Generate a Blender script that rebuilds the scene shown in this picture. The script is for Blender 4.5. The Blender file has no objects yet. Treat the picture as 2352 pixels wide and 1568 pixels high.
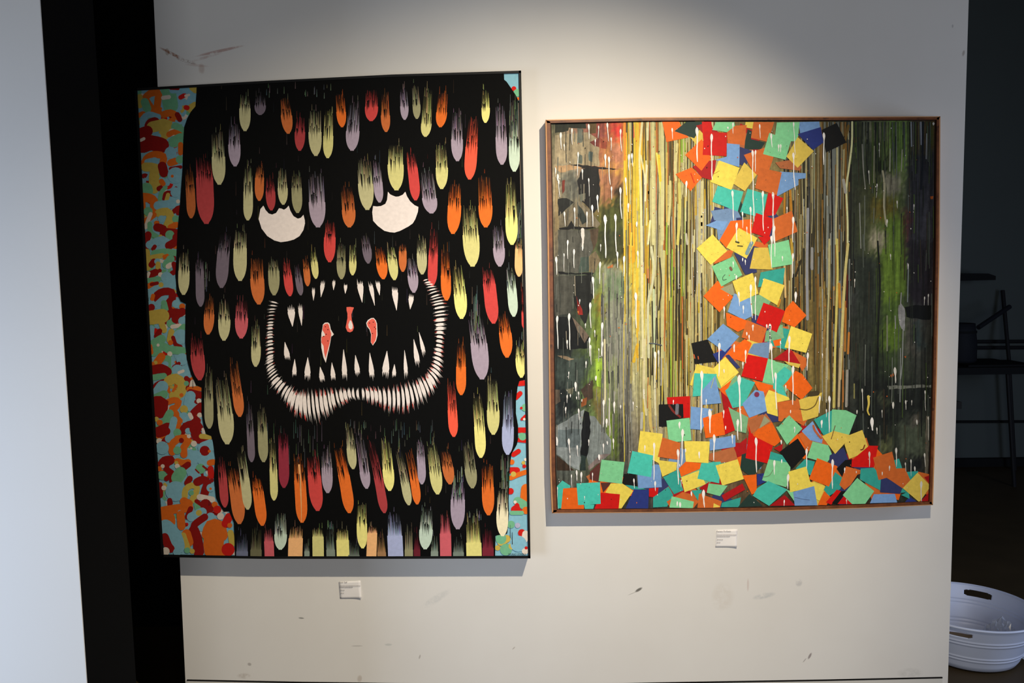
import bpy, bmesh, math, random
from mathutils import Vector, Matrix

# ------------------------------------------------------------------ camera
SC = bpy.context.scene
COL = SC.collection
W, H, F = 2352, 1568, 1900.0
EYE = Vector((0.0, -2.6, 1.45))
Dn = Vector((305.0, 23348.0, F)).normalized()            # world down seen from the camera (right, down, forward)
Yc = Vector((0.0, -F / 23348.0, 1.0)).normalized()       # into the wall
Zc = -Dn
Yc = (Yc - Zc * Yc.dot(Zc)).normalized()
Xc = Yc.cross(Zc)
RIGHT = Vector((Xc[0], Yc[0], Zc[0]))
DOWN = Vector((Xc[1], Yc[1], Zc[1]))
FWD = Vector((Xc[2], Yc[2], Zc[2]))
cd = bpy.data.cameras.new('camera')
cd.sensor_width = 36.0
cd.lens = 36.0 * F / W
cd.clip_start = 0.05
cam = bpy.data.objects.new('camera', cd)
COL.objects.link(cam)
cam.matrix_world = Matrix(((RIGHT[0], -DOWN[0], -FWD[0], EYE[0]), (RIGHT[1], -DOWN[1], -FWD[1], EYE[1]),
                           (RIGHT[2], -DOWN[2], -FWD[2], EYE[2]), (0, 0, 0, 1)))
SC.camera = cam


def ray(px, py):
    return RIGHT * ((px - W / 2) / F) + DOWN * ((py - H / 2) / F) + FWD


def P(px, py, y=0.0):
    """point of the plane at depth y behind pixel (px, py)"""
    d = ray(px, py)
    return EYE + d * ((y - EYE.y) / d.y)


# ------------------------------------------------------------------ world, lights, exposure
wd = bpy.data.worlds.new('world')
SC.world = wd
wd.use_nodes = True
wd.node_tree.nodes['Background'].inputs[0].default_value = (0.72, 0.82, 1.0, 1)
wd.node_tree.nodes['Background'].inputs[1].default_value = 0.012
SC.view_settings.view_transform = 'Standard'
SC.view_settings.look = 'None'
SC.view_settings.exposure = 0.0
SC.view_settings.gamma = 1.0
SC.view_settings.use_curve_mapping = False


def lamp(name, kind, loc, target, power, color, **kw):
    l = bpy.data.lights.new(name, kind)
    l.energy = power
    l.color = color
    for k, v in kw.items():
        setattr(l, k, v)
    o = bpy.data.objects.new(name, l)
    COL.objects.link(o)
    o.location = loc
    o.rotation_euler = (Vector(target) - Vector(loc)).to_track_quat('-Z', 'Y').to_euler()
    return o


SPOT = (0.70, -1.72, 2.62)
lamp('track_spot', 'SPOT', SPOT, (-0.04, 0.0, 0.63), 268, (1.0, 0.875, 0.67), spot_size=math.radians(80), spot_blend=1.0,
     shadow_soft_size=0.02)
lamp('left_window_light', 'AREA', (-2.3, -2.7, 1.0), (-1.7, -0.9, 0.8), 9.2, (0.66, 0.79, 1.0), shape='RECTANGLE',
     size=1.0, size_y=1.0, spread=math.radians(75))
lamp('back_window_light', 'AREA', (0.2, -4.3, 1.4), (0.0, 0.0, 1.1), 41, (0.92, 0.95, 1.0), shape='RECTANGLE',
     size=2.0, size_y=1.6)
lamp('right_window_light', 'AREA', (3.6, -0.6, 1.3), (1.9, 0.6, 0.3), 28, (0.60, 0.72, 1.0), shape='RECTANGLE',
     size=1.0, size_y=1.4)


# ------------------------------------------------------------------ materials
def lin(c):
    return tuple((v / 255 / 12.92) if v / 255 <= 0.04045 else ((v / 255 + 0.055) / 1.055) ** 2.4 for v in c[:3])


class NT:
    def __init__(s, name):
        s.m = bpy.data.materials.new(name)
        s.m.use_nodes = True
        s.t = s.m.node_tree
        s.b = s.t.nodes['Principled BSDF']

    def n(s, typ, **kw):
        nd = s.t.nodes.new(typ)
        for k, v in kw.items():
            setattr(nd, k, v)
        return nd

    def l(s, a, b):
        s.t.links.new(a, b)

    def setv(s, sock, v):
        if isinstance(v, (int, float)):
            sock.default_value = v
        elif isinstance(v, (tuple, list)):
            sock.default_value = tuple(v) + ((1,) if len(v) == 3 and sock.type == 'RGBA' else ())
        else:
            s.l(v, sock)

    def math(s, op, a, b=0.0, c=0.0):
        nd = s.n('ShaderNodeMath', operation=op)
        for i, v in enumerate((a, b, c)):
            s.setv(nd.inputs[i], v)
        return nd.outputs[0]

    def mix(s, f, a, b, blend='MIX'):
        nd = s.n('ShaderNodeMix', data_type='RGBA', blend_type=blend)
        s.setv(nd.inputs['Factor'], f)
        s.setv(nd.inputs[6], a)
        s.setv(nd.inputs[7], b)
        return nd.outputs[2]

    def noise(s, scale, detail=3.0, vec=None, rough=0.55):
        nd = s.n('ShaderNodeTexNoise')
        nd.inputs['Scale'].default_value = scale
        nd.inputs['Detail'].default_value = detail
        nd.inputs['Roughness'].default_value = rough
        s.l(vec if vec is not None else s.obj(), nd.inputs['Vector'])
        return nd.outputs['Fac']

    def obj(s):
        return s.n('ShaderNodeTexCoord').outputs['Object']

    def ramp(s, f, lo, hi, a=0.0, b=1.0):
        nd = s.n('ShaderNodeMapRange', clamp=True)
        s.setv(nd.inputs['Value'], f)
        nd.inputs['From Min'].default_value = lo
        nd.inputs['From Max'].default_value = hi
        nd.inputs['To Min'].default_value = a
        nd.inputs['To Max'].default_value = b
        return nd.outputs[0]

    def bump(s, h, strength, dist=0.002):
        nd = s.n('ShaderNodeBump')
        nd.inputs['Strength'].default_value = strength
        nd.inputs['Distance'].default_value = dist
        s.l(h, nd.inputs['Height'])
        s.l(nd.outputs[0], s.b.inputs['Normal'])

    def done(s, color=None, rough=0.6, metal=0.0, spec=0.4):
        if color is not None:
            s.setv(s.b.inputs['Base Color'], color)
        s.setv(s.b.inputs['Roughness'], rough)
        s.b.inputs['Metallic'].default_value = metal
        s.b.inputs['Specular IOR Level'].default_value = spec
        return s.m


def plain(name, rgb, rough=0.6, spec=0.4, var=0.06, scale=30.0, metal=0.0):
    t = NT(name)
    c = lin(rgb)
    f = t.noise(scale)
    col = t.mix(f, tuple(v * (1 - var) for v in c), tuple(min(1, v * (1 + var)) for v in c))
    return t.done(col, rough, metal, spec)


def paint_mat(name, rough, speck, spec, bump):
    t = NT(name)
    a = t.n('ShaderNodeAttribute', attribute_name='Col').outputs['Color']
    f = t.ramp(t.noise(90.0, 4.0), 0.3, 0.7, 1.0 - speck, 1.0 + speck * 0.6)
    cmb = t.n('ShaderNodeCombineColor')
    for i in range(3):
        t.l(f, cmb.inputs[i])
    col = t.mix(1.0, a, cmb.outputs[0], 'MULTIPLY')
    if bump:
        t.bump(t.noise(160.0, 4.0), bump, 0.001)
    return t.done(col, rough, 0.0, spec)


def speck_paint(name):
    """thick enamel squares: colour attribute with little dark specks and scrapes"""
    t = NT(name)
    a = t.n('ShaderNodeAttribute', attribute_name='Col').outputs['Color']
    f = t.ramp(t.noise(75.0, 4.0), 0.3, 0.7, 0.88, 1.06)
    cmb = t.n('ShaderNodeCombineColor')
    for i in range(3):
        t.l(f, cmb.inputs[i])
    col = t.mix(1.0, a, cmb.outputs[0], 'MULTIPLY')
    dots = t.ramp(t.noise(230.0, 2.0), 0.68, 0.72)
    area = t.ramp(t.noise(22.0, 2.0), 0.45, 0.6)
    col = t.mix(t.math('MULTIPLY', t.math('MULTIPLY', dots, area), 0.75), col, lin((60, 45, 30)))
    t.bump(t.noise(120.0, 4.0), 0.12, 0.001)
    return t.done(col, 0.55, 0.0, 0.18)


def streak_paint(name):
    """poured background paint: colour attribute broken by vertical runs and blotches"""
    t = NT(name)
    a = t.n('ShaderNodeAttribute', attribute_name='Col').outputs['Color']
    mp = t.n('ShaderNodeMapping')
    mp.inputs['Scale'].default_value = (70.0, 1.0, 5.0)
    t.l(t.obj(), mp.inputs['Vector'])
    s1 = t.ramp(t.noise(1.0, 5.0, mp.outputs[0], 0.65), 0.3, 0.7, 0.45, 1.5)
    s2 = t.ramp(t.noise(45.0, 5.0, None, 0.7), 0.3, 0.7, 0.7, 1.3)
    f = t.math('MULTIPLY', s1, s2)
    cmb = t.n('ShaderNodeCombineColor')
    for i in range(3):
        t.l(f, cmb.inputs[i])
    col = t.mix(1.0, a, cmb.outputs[0], 'MULTIPLY')
    t.bump(t.noise(120.0, 5.0), 0.15, 0.001)
    return t.done(col, 0.55, 0.0, 0.18)


def wall_mat():
    """white painted plaster with the scuffs and brown smears the wall really carries"""
    t = NT('white_plaster')
    base = t.mix(t.ramp(t.noise(1.6, 4.0), 0.3, 0.7), lin((226, 222, 216)), lin((234, 231, 226)))
    geo = t.n('ShaderNodeNewGeometry').outputs['Position']
    sep = t.n('ShaderNodeSeparateXYZ')
    t.l(geo, sep.inputs[0])
    X, Z = sep.outputs[0], sep.outputs[2]
    br = t.noise(38.0, 4.0, geo, 0.7)
    brk = t.ramp(br, 0.36, 0.54)
    # x, y px, length px, width px, angle, colour, strength, broken-up
    marks = [(400, 126, 34, 3.5, 0.48, (150, 84, 42), 0.9, 1), (428, 140, 22, 4, 0.3, (125, 80, 48), 0.8, 1),
             (505, 117, 55, 3.5, -0.20, (160, 88, 70), 0.55, 1), (463, 158, 7, 12, 0, (160, 105, 70), 0.3, 1),
             (468, 133, 40, 3, -0.25, (165, 100, 80), 0.35, 1), (452, 150, 26, 3, 0.1, (165, 100, 80), 0.25, 1),
             (384, 119, 5, 8, 0, (140, 95, 60), 0.5, 1),
             (1467, 1354, 10, 3.5, -0.55, (95, 92, 84), 0.9, 0), (1453, 1362, 13, 1, -0.4, (120, 115, 105), 0.4, 0),
             (1860, 1506, 9, 3, -1.1, (115, 98, 100), 0.7, 0), (1848, 1516, 7, 1.2, -0.9, (115, 98, 100), 0.5, 0),
             (692, 1419, 7, 2.2, 0.1, (110, 112, 108), 0.7, 0), (573, 1525, 5, 4, 0.3, (120, 110, 105), 0.5, 0),
             (1000, 1376, 40, 9, -0.55, (168, 174, 176), 0.25, 1), (1755, 1368, 26, 7, -0.2, (150, 160, 165), 0.35, 1),
             (1718, 1343, 2.5, 16, 0, (180, 140, 130), 0.3, 0), (1660, 1370, 26, 34, 0, (185, 165, 140), 0.15, 1),
             (1835, 1338, 8, 9, 0.3, (150, 150, 155), 0.35, 1), (964, 1508, 2, 6, 0.3, (140, 128, 118), 0.5, 0),
             (820, 1483, 14, 2, 0, (160, 155, 150), 0.4, 0), (892, 1480, 9, 3, 0, (155, 165, 160), 0.35, 0),
             (1180, 1488, 5, 1.5, -0.8, (150, 135, 120), 0.5, 0), (2090, 1545, 30, 12, 0, (150, 150, 140), 0.2, 1),
             (560, 1552, 16, 7, 0, (165, 150, 135), 0.4, 1), (826, 1558, 6, 9, 0.2, (165, 145, 125), 0.4, 1),
             (2213, 122, 3, 7, 0.2, (130, 110, 100), 0.5, 0), (2188, 60, 2, 4, 0, (110, 110, 110), 0.4, 0)]
    col = base
    for (px, py, ln, wd_, an, c, st, bk) in marks:
        q = P(px, py)
        k = 2.6 / F
        dx = t.math('SUBTRACT', X, q.x)
        dz = t.math('SUBTRACT', Z, q.z)
        ca, sa = math.cos(-an), math.sin(-an)
        u = t.math('DIVIDE', t.math('ADD', t.math('MULTIPLY', dx, ca), t.math('MULTIPLY', dz, sa)), ln * k)
        v = t.math('DIVIDE', t.math('SUBTRACT', t.math('MULTIPLY', dz, ca), t.math('MULTIPLY', dx, sa)), wd_ * k)
        r = t.math('ADD', t.math('MULTIPLY', u, u), t.math('MULTIPLY', v, v))
        m = t.ramp(r, 0.35, 1.25, st, 0.0)
        if bk:
            m = t.math('MULTIPLY', m, brk)
        col = t.mix(m, col, lin(c))
    t.bump(t.noise(140.0, 3.0, geo), 0.05, 0.001)
    return t.done(col, 0.62, 0.0, 0.25)


def wood_mat():
    t = NT('brown_frame_wood')
    mp = t.n('ShaderNodeMapping')
    mp.inputs['Scale'].default_value = (6.0, 40.0, 6.0)
    t.l(t.obj(), mp.inputs['Vector'])
    f = t.ramp(t.noise(4.0, 5.0, mp.outputs[0], 0.65), 0.3, 0.7)
    col = t.mix(f, lin((84, 46, 24)), lin((138, 80, 42)))
    k = t.ramp(t.noise(38.0, 2.0), 0.64, 0.72)
    col = t.mix(t.math('MULTIPLY', k, 0.7), col, lin((50, 28, 16)))
    return t.done(col, 0.45, 0.0, 0.4)


M = {
    'wall': wall_mat(),
    'white2': plain('white_pillar_paint', (222, 222, 222), 0.6, 0.2, 0.02, 3.0),
    'black': plain('black_recess_paint', (10, 11, 12), 0.85, 0.05, 0.15, 4.0),
    'far': plain('dark_grey_far_wall', (84, 90, 88), 0.9, 0.05, 0.06, 3.0),
    'floor': plain('dark_concrete_floor', (60, 48, 30), 0.5, 0.2, 0.3, 5.0),
    'base': plain('white_baseboard_paint', (218, 215, 208), 0.5, 0.3, 0.02, 8.0),
    'gap': plain('dark_gap', (22, 20, 18), 0.9, 0.1),
    'canvasblack': plain('black_canvas_paint', (7, 7, 7), 0.75, 0.10, 0.25, 60.0),
    'blackframe': plain('black_frame_lacquer', (12, 12, 12), 0.5, 0.25),
    'wood': wood_mat(),
    'woodlight': plain('light_frame_edge', (205, 150, 100), 0.5, 0.3, 0.15, 40.0),
    'wooddark': plain('dark_frame_groove', (42, 24, 16), 0.6, 0.2, 0.2, 40.0),
    'paint': paint_mat('brush_paint', 0.65, 0.08, 0.10, 0.05),
    'square': speck_paint('enamel_squares'),
    'streak': streak_paint('poured_ground'),
    'paper': plain('card_paper', (240, 236, 234), 0.7, 0.1, 0.02),
    'ink': plain('card_ink', (112, 108, 110), 0.8, 0.1),
    'siginK': plain('signature_ink', (28, 40, 38), 0.7, 0.1),
    'tub': plain('white_tub_plastic', (212, 220, 242), 0.35, 0.45, 0.02, 6.0),
    'brown_disc': plain('brown_disc_surface', (112, 92, 62), 0.5, 0.3, 0.3, 30.0),
    'dark': plain('dark_object_paint', (26, 27, 28), 0.8, 0.1, 0.1),
    'darkmetal': plain('dark_metal', (30, 30, 32), 0.6, 0.2, 0.1),
    'bluegrey': plain('blue_grey_plastic', (30, 32, 37), 0.7, 0.15, 0.1),
}


# ------------------------------------------------------------------ object helpers
def tag(o, label=None, cat=None, group=None, kind=None):
    for k, v in (('label', label), ('category', cat), ('group', group), ('kind', kind)):
        if v:
            o[k] = v
    return o


def empty(name, loc):
    o = bpy.data.objects.new(name, None)
    COL.objects.link(o)
    o.location = loc
    o.empty_display_size = 0.1
    return o


def mesh_obj(name, verts, faces, mat, parent=None, cols=None, smooth=False):
    off = parent_world(parent) if parent else Vector((0, 0, 0))
    me = bpy.data.meshes.new(name)
    me.from_pydata([tuple(Vector(v) - off) for v in verts], [], faces)
    if cols is not None:
        ca = me.color_attributes.new('Col', 'FLOAT_COLOR', 'CORNER')
        flat = []
        for p in me.polygons:
            for vi in p.vertices:
                flat += list(cols[vi]) + [1.0]
        ca.data.foreach_set('color', flat)
    me.materials.append(M[mat])
    if smooth:
        for p in me.polygons:
            p.use_smooth = True
    me.update()
    o = bpy.data.objects.new(name, me)
    COL.objects.link(o)
    if parent:
        o.parent = parent
    return o


def parent_world(p):
    v = Vector((0, 0, 0))
    while p:
        v += Vector(p.location)
        p = p.parent
    return v


def prism(name, poly, y0, y1, mat, parent=None):
    """polygon of world points (x, z) between depth y0 (front) and y1 (back)"""
    n = len(poly)
    vs = [(p[0], y0, p[1]) for p in poly] + [(p[0], y1, p[1]) for p in poly]
    fs = [list(range(n)), list(range(2 * n - 1, n - 1, -1))]
    fs += [[(i + 1) % n, i, n + i, n + (i + 1) % n] for i in range(n)]
    o = mesh_obj(name, vs, fs, mat, parent)
    fixn(o)
    return o


def fixn(o):
    bm = bmesh.new()
    bm.from_mesh(o.data)
    bmesh.ops.recalc_face_normals(bm, faces=bm.faces)
    bm.to_mesh(o.data)
    bm.free()


def box(name, x0, x1, y0, y1, z0, z1, mat, parent=None):
    return prism(name, [(x0, z0), (x1, z0), (x1, z1), (x0, z1)], y0, y1, mat, parent)


def bar(name, a, b, r, mat, parent=None, n=8, r2=None):
    a, b = Vector(a), Vector(b)
    d = (b - a).normalized()
    u = d.cross(Vector((0, 0, 1)) if abs(d.z) < 0.9 else Vector((1, 0, 0))).normalized()
    v = d.cross(u)
    r2 = r if r2 is None else r2
    vs, fs = [], []
    for (c, rr) in ((a, r), (b, r2)):
        for i in range(n):
            t = 2 * math.pi * i / n
            vs.append(c + u * math.cos(t) * rr + v * math.sin(t) * rr)
    fs += [[i, (i + 1) % n, n + (i + 1) % n, n + i] for i in range(n)]
    fs += [list(range(n - 1, -1, -1)), list(range(n, 2 * n))]
    o = mesh_obj(name, vs, fs, mat, parent)
    fixn(o)
    return o


def xz(px, py, y=0.0):
    q = P(px, py, y)
    return (q.x, q.z)


def on_floor(xf):
    """pixel row where the wall line x = xf(py) meets the floor"""
    lo, hi = 800.0, 4000.0
    for _ in range(60):
        m = (lo + hi) / 2
        if P(xf(m), m).z > 0:
            lo = m
        else:
            hi = m
    return lo


# ------------------------------------------------------------------ the setting
wl = lambda py: 353 + 0.0466 * py
wr = lambda py: 2225 - 0.0306 * py
yl, yr = on_floor(wl), on_floor(wr)
wall = prism('wall_back', [xz(wl(-420), -420), xz(wr(-420), -420), xz(wr(yr), yr), xz(wl(yl), yl)], 0.0, 0.16, 'wall')
tag(wall, kind='structure')

PY = -0.9
pl = lambda py: 91 + 0.0688 * py
zb = [q for q in (xz(pl(-900), -900, PY), xz(pl(3200), 3200, PY))]
top, bot = xz(pl(-700), -700, PY), xz(pl(2700), 2700, PY)
k = (0 - bot[1]) / (top[1] - bot[1])
bot = (bot[0] + (top[0] - bot[0]) * k, 0.0)
tag(prism('wall_left', [(-2.6, 0), bot, top, (-2.6, top[1])], PY, PY + 0.003, 'white2'), kind='structure')
e_ = 0.0005
tag(prism('wall_left_return', [(-2.6, 0), (bot[0] - e_, 0), (top[0] - e_, top[1]), (-2.6, top[1])], PY + 0.003, -0.68, 'black'), kind='structure')

tag(box('wall_recess', -3.4, -0.6, 0.75, 0.85, 0, 3.6, 'black'), kind='structure')
tag(box('wall_far', 0.4, 8.0, 3.4, 3.5, 0, 4.2, 'far'), kind='structure')
tag(box('floor', -4, 8, -4.5, 3.5, -0.1, 0.0, 'floor'), kind='structure')

bl = [(429, 1563), (700, 1568.5), (1050, 1573), (1420, 1571.5), (1606, 1568), (1900, 1563), (2165, 1557)]
pts = [xz(*q, -0.002) for q in bl]
bb = prism('baseboard_back', pts + [(pts[-1][0], 0.0), (pts[0][0], 0.0)], -0.002, 0.0, 'base')
tag(bb, kind='structure')
prism('gap', [xz(a, b + 0.3, -0.003) for a, b in bl] + [xz(a, b - 2.3, -0.003) for a, b in bl][::-1], -0.003, 0.0, 'gap', bb)

tr = prism('trim_1', [xz(2100, 966, 3.39), xz(2600, 964, 3.39), xz(2600, 969, 3.39), xz(2100, 971, 3.39)], 3.375, 3.4, 'dark')
tag(tr, kind='structure')
bz = P(2290, 1085, 3.4).z
tag(box('baseboard_far', 0.4, 8.0, 3.36, 3.4, 0, max(0.06, bz), 'dark'), kind='structure')


# ------------------------------------------------------------------ painted panels
CR = {'A': (300, 150), 'D': (300, 430), 'G': (300, 710), 'J': (300, 990), 'C': (900, 150), 'I': (900, 710),
      'L': (900, 990), 'H': (600, 710), 'M1': (1480, 260), 'M2': (1700, 260), 'M3': (1560, 480, 4.7515),
      'M4': (1480, 740), 'M5': (1720, 740), 'M6': (1240, 930), 'M7': (1500, 940, 5.6), 'M8': (1720, 940, 5.6),
      'M9': (1900, 940, 5.6), 'N1': (1230, 250), 'N2': (1230, 520), 'N3': (1230, 780), 'Q1': (1860, 250, 4.9),
      'Q2': (1860, 550, 4.9), 'Q3': (1860, 800, 4.9)}


def sc(c):
    return CR[c][2] if len(CR[c]) > 2 else 5.2267


def px(c, pts):
    k = sc(c)
    return [(CR[c][0] + u / k, CR[c][1] + v / k) for u, v in pts]


def clip(poly, region):
    """Sutherland-Hodgman: polygon of (x, y, colour) against a convex clockwise-on-screen region"""
    out = poly
    n = len(region)
    for i in range(n):
        ax, ay = region[i]
        bx, by = region[(i + 1) % n]
        inp, out = out, []
        if not inp:
            break
        f = lambda p: (bx - ax) * (p[1] - ay) - (by - ay) * (p[0] - ax)
        for j in range(len(inp)):
            p, q = inp[j - 1], inp[j]
            fp, fq = f(p), f(q)
            if (fp >= 0) != (fq >= 0):
                t = fp / (fp - fq)
                out.append((p[0] + (q[0] - p[0]) * t, p[1] + (q[1] - p[1]) * t,
                            tuple(a + (b - a) * t for a, b in zip(p[2], q[2]))))
            if fq >= 0:
                out.append(q)
    return out


def catmull(pts, step):
    if len(pts) < 3:
        res = []
        (x0, y0), (x1, y1) = pts[0], pts[-1]
        n = max(1, int(math.hypot(x1 - x0, y1 - y0) / step))
        return [(x0 + (x1 - x0) * i / n, y0 + (y1 - y0) * i / n) for i in range(n + 1)]
    e = [(2 * pts[0][0] - pts[1][0], 2 * pts[0][1] - pts[1][1])] + list(pts) + \
        [(2 * pts[-1][0] - pts[-2][0], 2 * pts[-1][1] - pts[-2][1])]
    res = []
    for i in range(1, len(e) - 2):
        p0, p1, p2, p3 = e[i - 1], e[i], e[i + 1], e[i + 2]
        n = max(2, int(math.hypot(p2[0] - p1[0], p2[1] - p1[1]) / step))
        for j in range(n):
            t = j / n
            res.append(tuple(0.5 * (2 * p1[a] + (p2[a] - p0[a]) * t + (2 * p0[a] - 5 * p1[a] + 4 * p2[a] - p3[a]) * t * t +
                                    (3 * p1[a] - p0[a] - 3 * p2[a] + p3[a]) * t ** 3) for a in (0, 1)))
    res.append(tuple(pts[-1]))
    return res


def hull(q):
    """convex outline of four points, so that tight bends never fold over"""
    q = sorted(q, key=lambda p: (p[0], p[1]))
    out = []
    for seq in (q, q[::-1]):
        part = []
        for p in seq:
            while len(part) > 1 and (part[-1][0] - part[-2][0]) * (p[1] - part[-2][1]) - (part[-1][1] - part[-2][1]) * (p[0] - part[-2][0]) <= 0:
                part.pop()
            part.append(p)
        out += part[:-1]
    return out


def stroke(pts, w, col, col2=None, w2=None, caps=True, step=4.0):
    """faces of a brush stroke along a pixel polyline"""
    col2 = col2 or col
    if len(pts) == 1:
        x, y = pts[0]
        return [[(x + math.cos(a * math.pi / 8) * w / 2, y + math.sin(a * math.pi / 8) * w / 2, col) for a in range(16)]]
    c = catmull(pts, max(step, w * 0.4) if step < 5 else step)
    w2 = w if w2 is None else w2
    n = len(c)
    L, R = [], []
    for i in range(n):
        a, b = c[max(0, i - 1)], c[min(n - 1, i + 1)]
        dx, dy = b[0] - a[0], b[1] - a[1]
        m = math.hypot(dx, dy) or 1
        t = i / (n - 1)
        h = (w + (w2 - w) * t) / 2
        cc = tuple(p + (q - p) * t for p, q in zip(col, col2))
        L.append((c[i][0] + dy / m * h, c[i][1] - dx / m * h, cc))
        R.append((c[i][0] - dy / m * h, c[i][1] + dx / m * h, cc))
    fs = [hull([L[i], L[i + 1], R[i + 1], R[i]]) for i in range(n - 1)]
    if caps:
        for (p, ww, cc) in ((c[0], w, col), (c[-1], w2, col2)):
            fs.append(lv([(p[0] + math.cos(a * math.pi / 7) * ww / 2, p[1] + math.sin(a * math.pi / 7) * ww / 2, cc)
                          for a in range(14)], min(n, 64) + (0 if p is c[0] else 1)))
    return fs


class Lv(list):
    lv = None


def lv(face, n):
    f = Lv(face)
    f.lv = n
    return f


class Panel:
    def __init__(s, root, y, region, eps):
        s.root, s.y, s.region, s.eps, s.k = root, y, region, eps, 0

    def put(s, name, faces, mat, label=None, parent=None, kind=None, up=True):
        if up:
            s.k += 1
        y = s.y - s.k * s.eps
        vs, fs, cs = [], [], []
        for fi, f in enumerate(faces):
            sub = f.lv if isinstance(f, Lv) else fi % 64
            yf = y - sub * 0.0000007
            f = clip(list(f), s.region)
            if len(f) < 3:
                continue
            area = sum(f[i - 1][0] * f[i][1] - f[i][0] * f[i - 1][1] for i in range(len(f)))
            if abs(area) < 0.3:
                continue
            if area > 0:                      # face the room
                f = f[::-1]
            b = len(vs)
            for (x, yy, c) in f:
                vs.append(P(x, yy, yf))
                cs.append(c)
            fs.append(list(range(b, len(vs))))
        if up:
            s.k += int(min(len(faces), 64) * 0.0000007 / s.eps)
        if not fs:
            return None
        o = mesh_obj(name, vs, fs, mat, parent or s.root, cs)
        return tag(o, label, None, None, kind)

    def poly(s, name, pts, col, mat='paint', **kw):
        return s.put(name, [[(x, y, col) for x, y in pts]], mat, **kw)


def rail(name, edge, width, nrm, y0, y1, mat, root, off=0.0):
    """frame rail along a pixel polyline, `width` px towards nrm (pixels), front at y0"""
    poly = [(x + nx * off, y + ny * off) for (x, y), (nx, ny) in zip(edge, nrm)] + \
           [(x + nx * (off + width), y + ny * (off + width)) for (x, y), (nx, ny) in reversed(list(zip(edge, nrm)))]
    return prism(name, [xz(a, b, y0) for a, b in poly], y0, y1, mat, root)
# ------------------------------------------------------------------ creature painting (left)
rnd = random.Random(7)
CX = {'c': (194, 188, 142), 'C': (158, 154, 116), 'y': (218, 211, 138), 'Y': (244, 234, 142), 'W': (252, 240, 200),
      'l': (172, 156, 172), 'd': (116, 104, 116), 'r': (178, 66, 68), 'R': (212, 74, 70), 'V': (252, 96, 70),
      'o': (206, 112, 58), 'O': (236, 116, 44), 'm': (202, 220, 200), 'b': (176, 184, 220), 'p': (250, 190, 130),
      'k': (206, 96, 104), 'q': (150, 50, 66), 'w': (232, 222, 214), 'D': (120, 70, 40)}
CX = {k: lin(v) for k, v in CX.items()}
BLK = lin((7, 7, 7))


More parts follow.
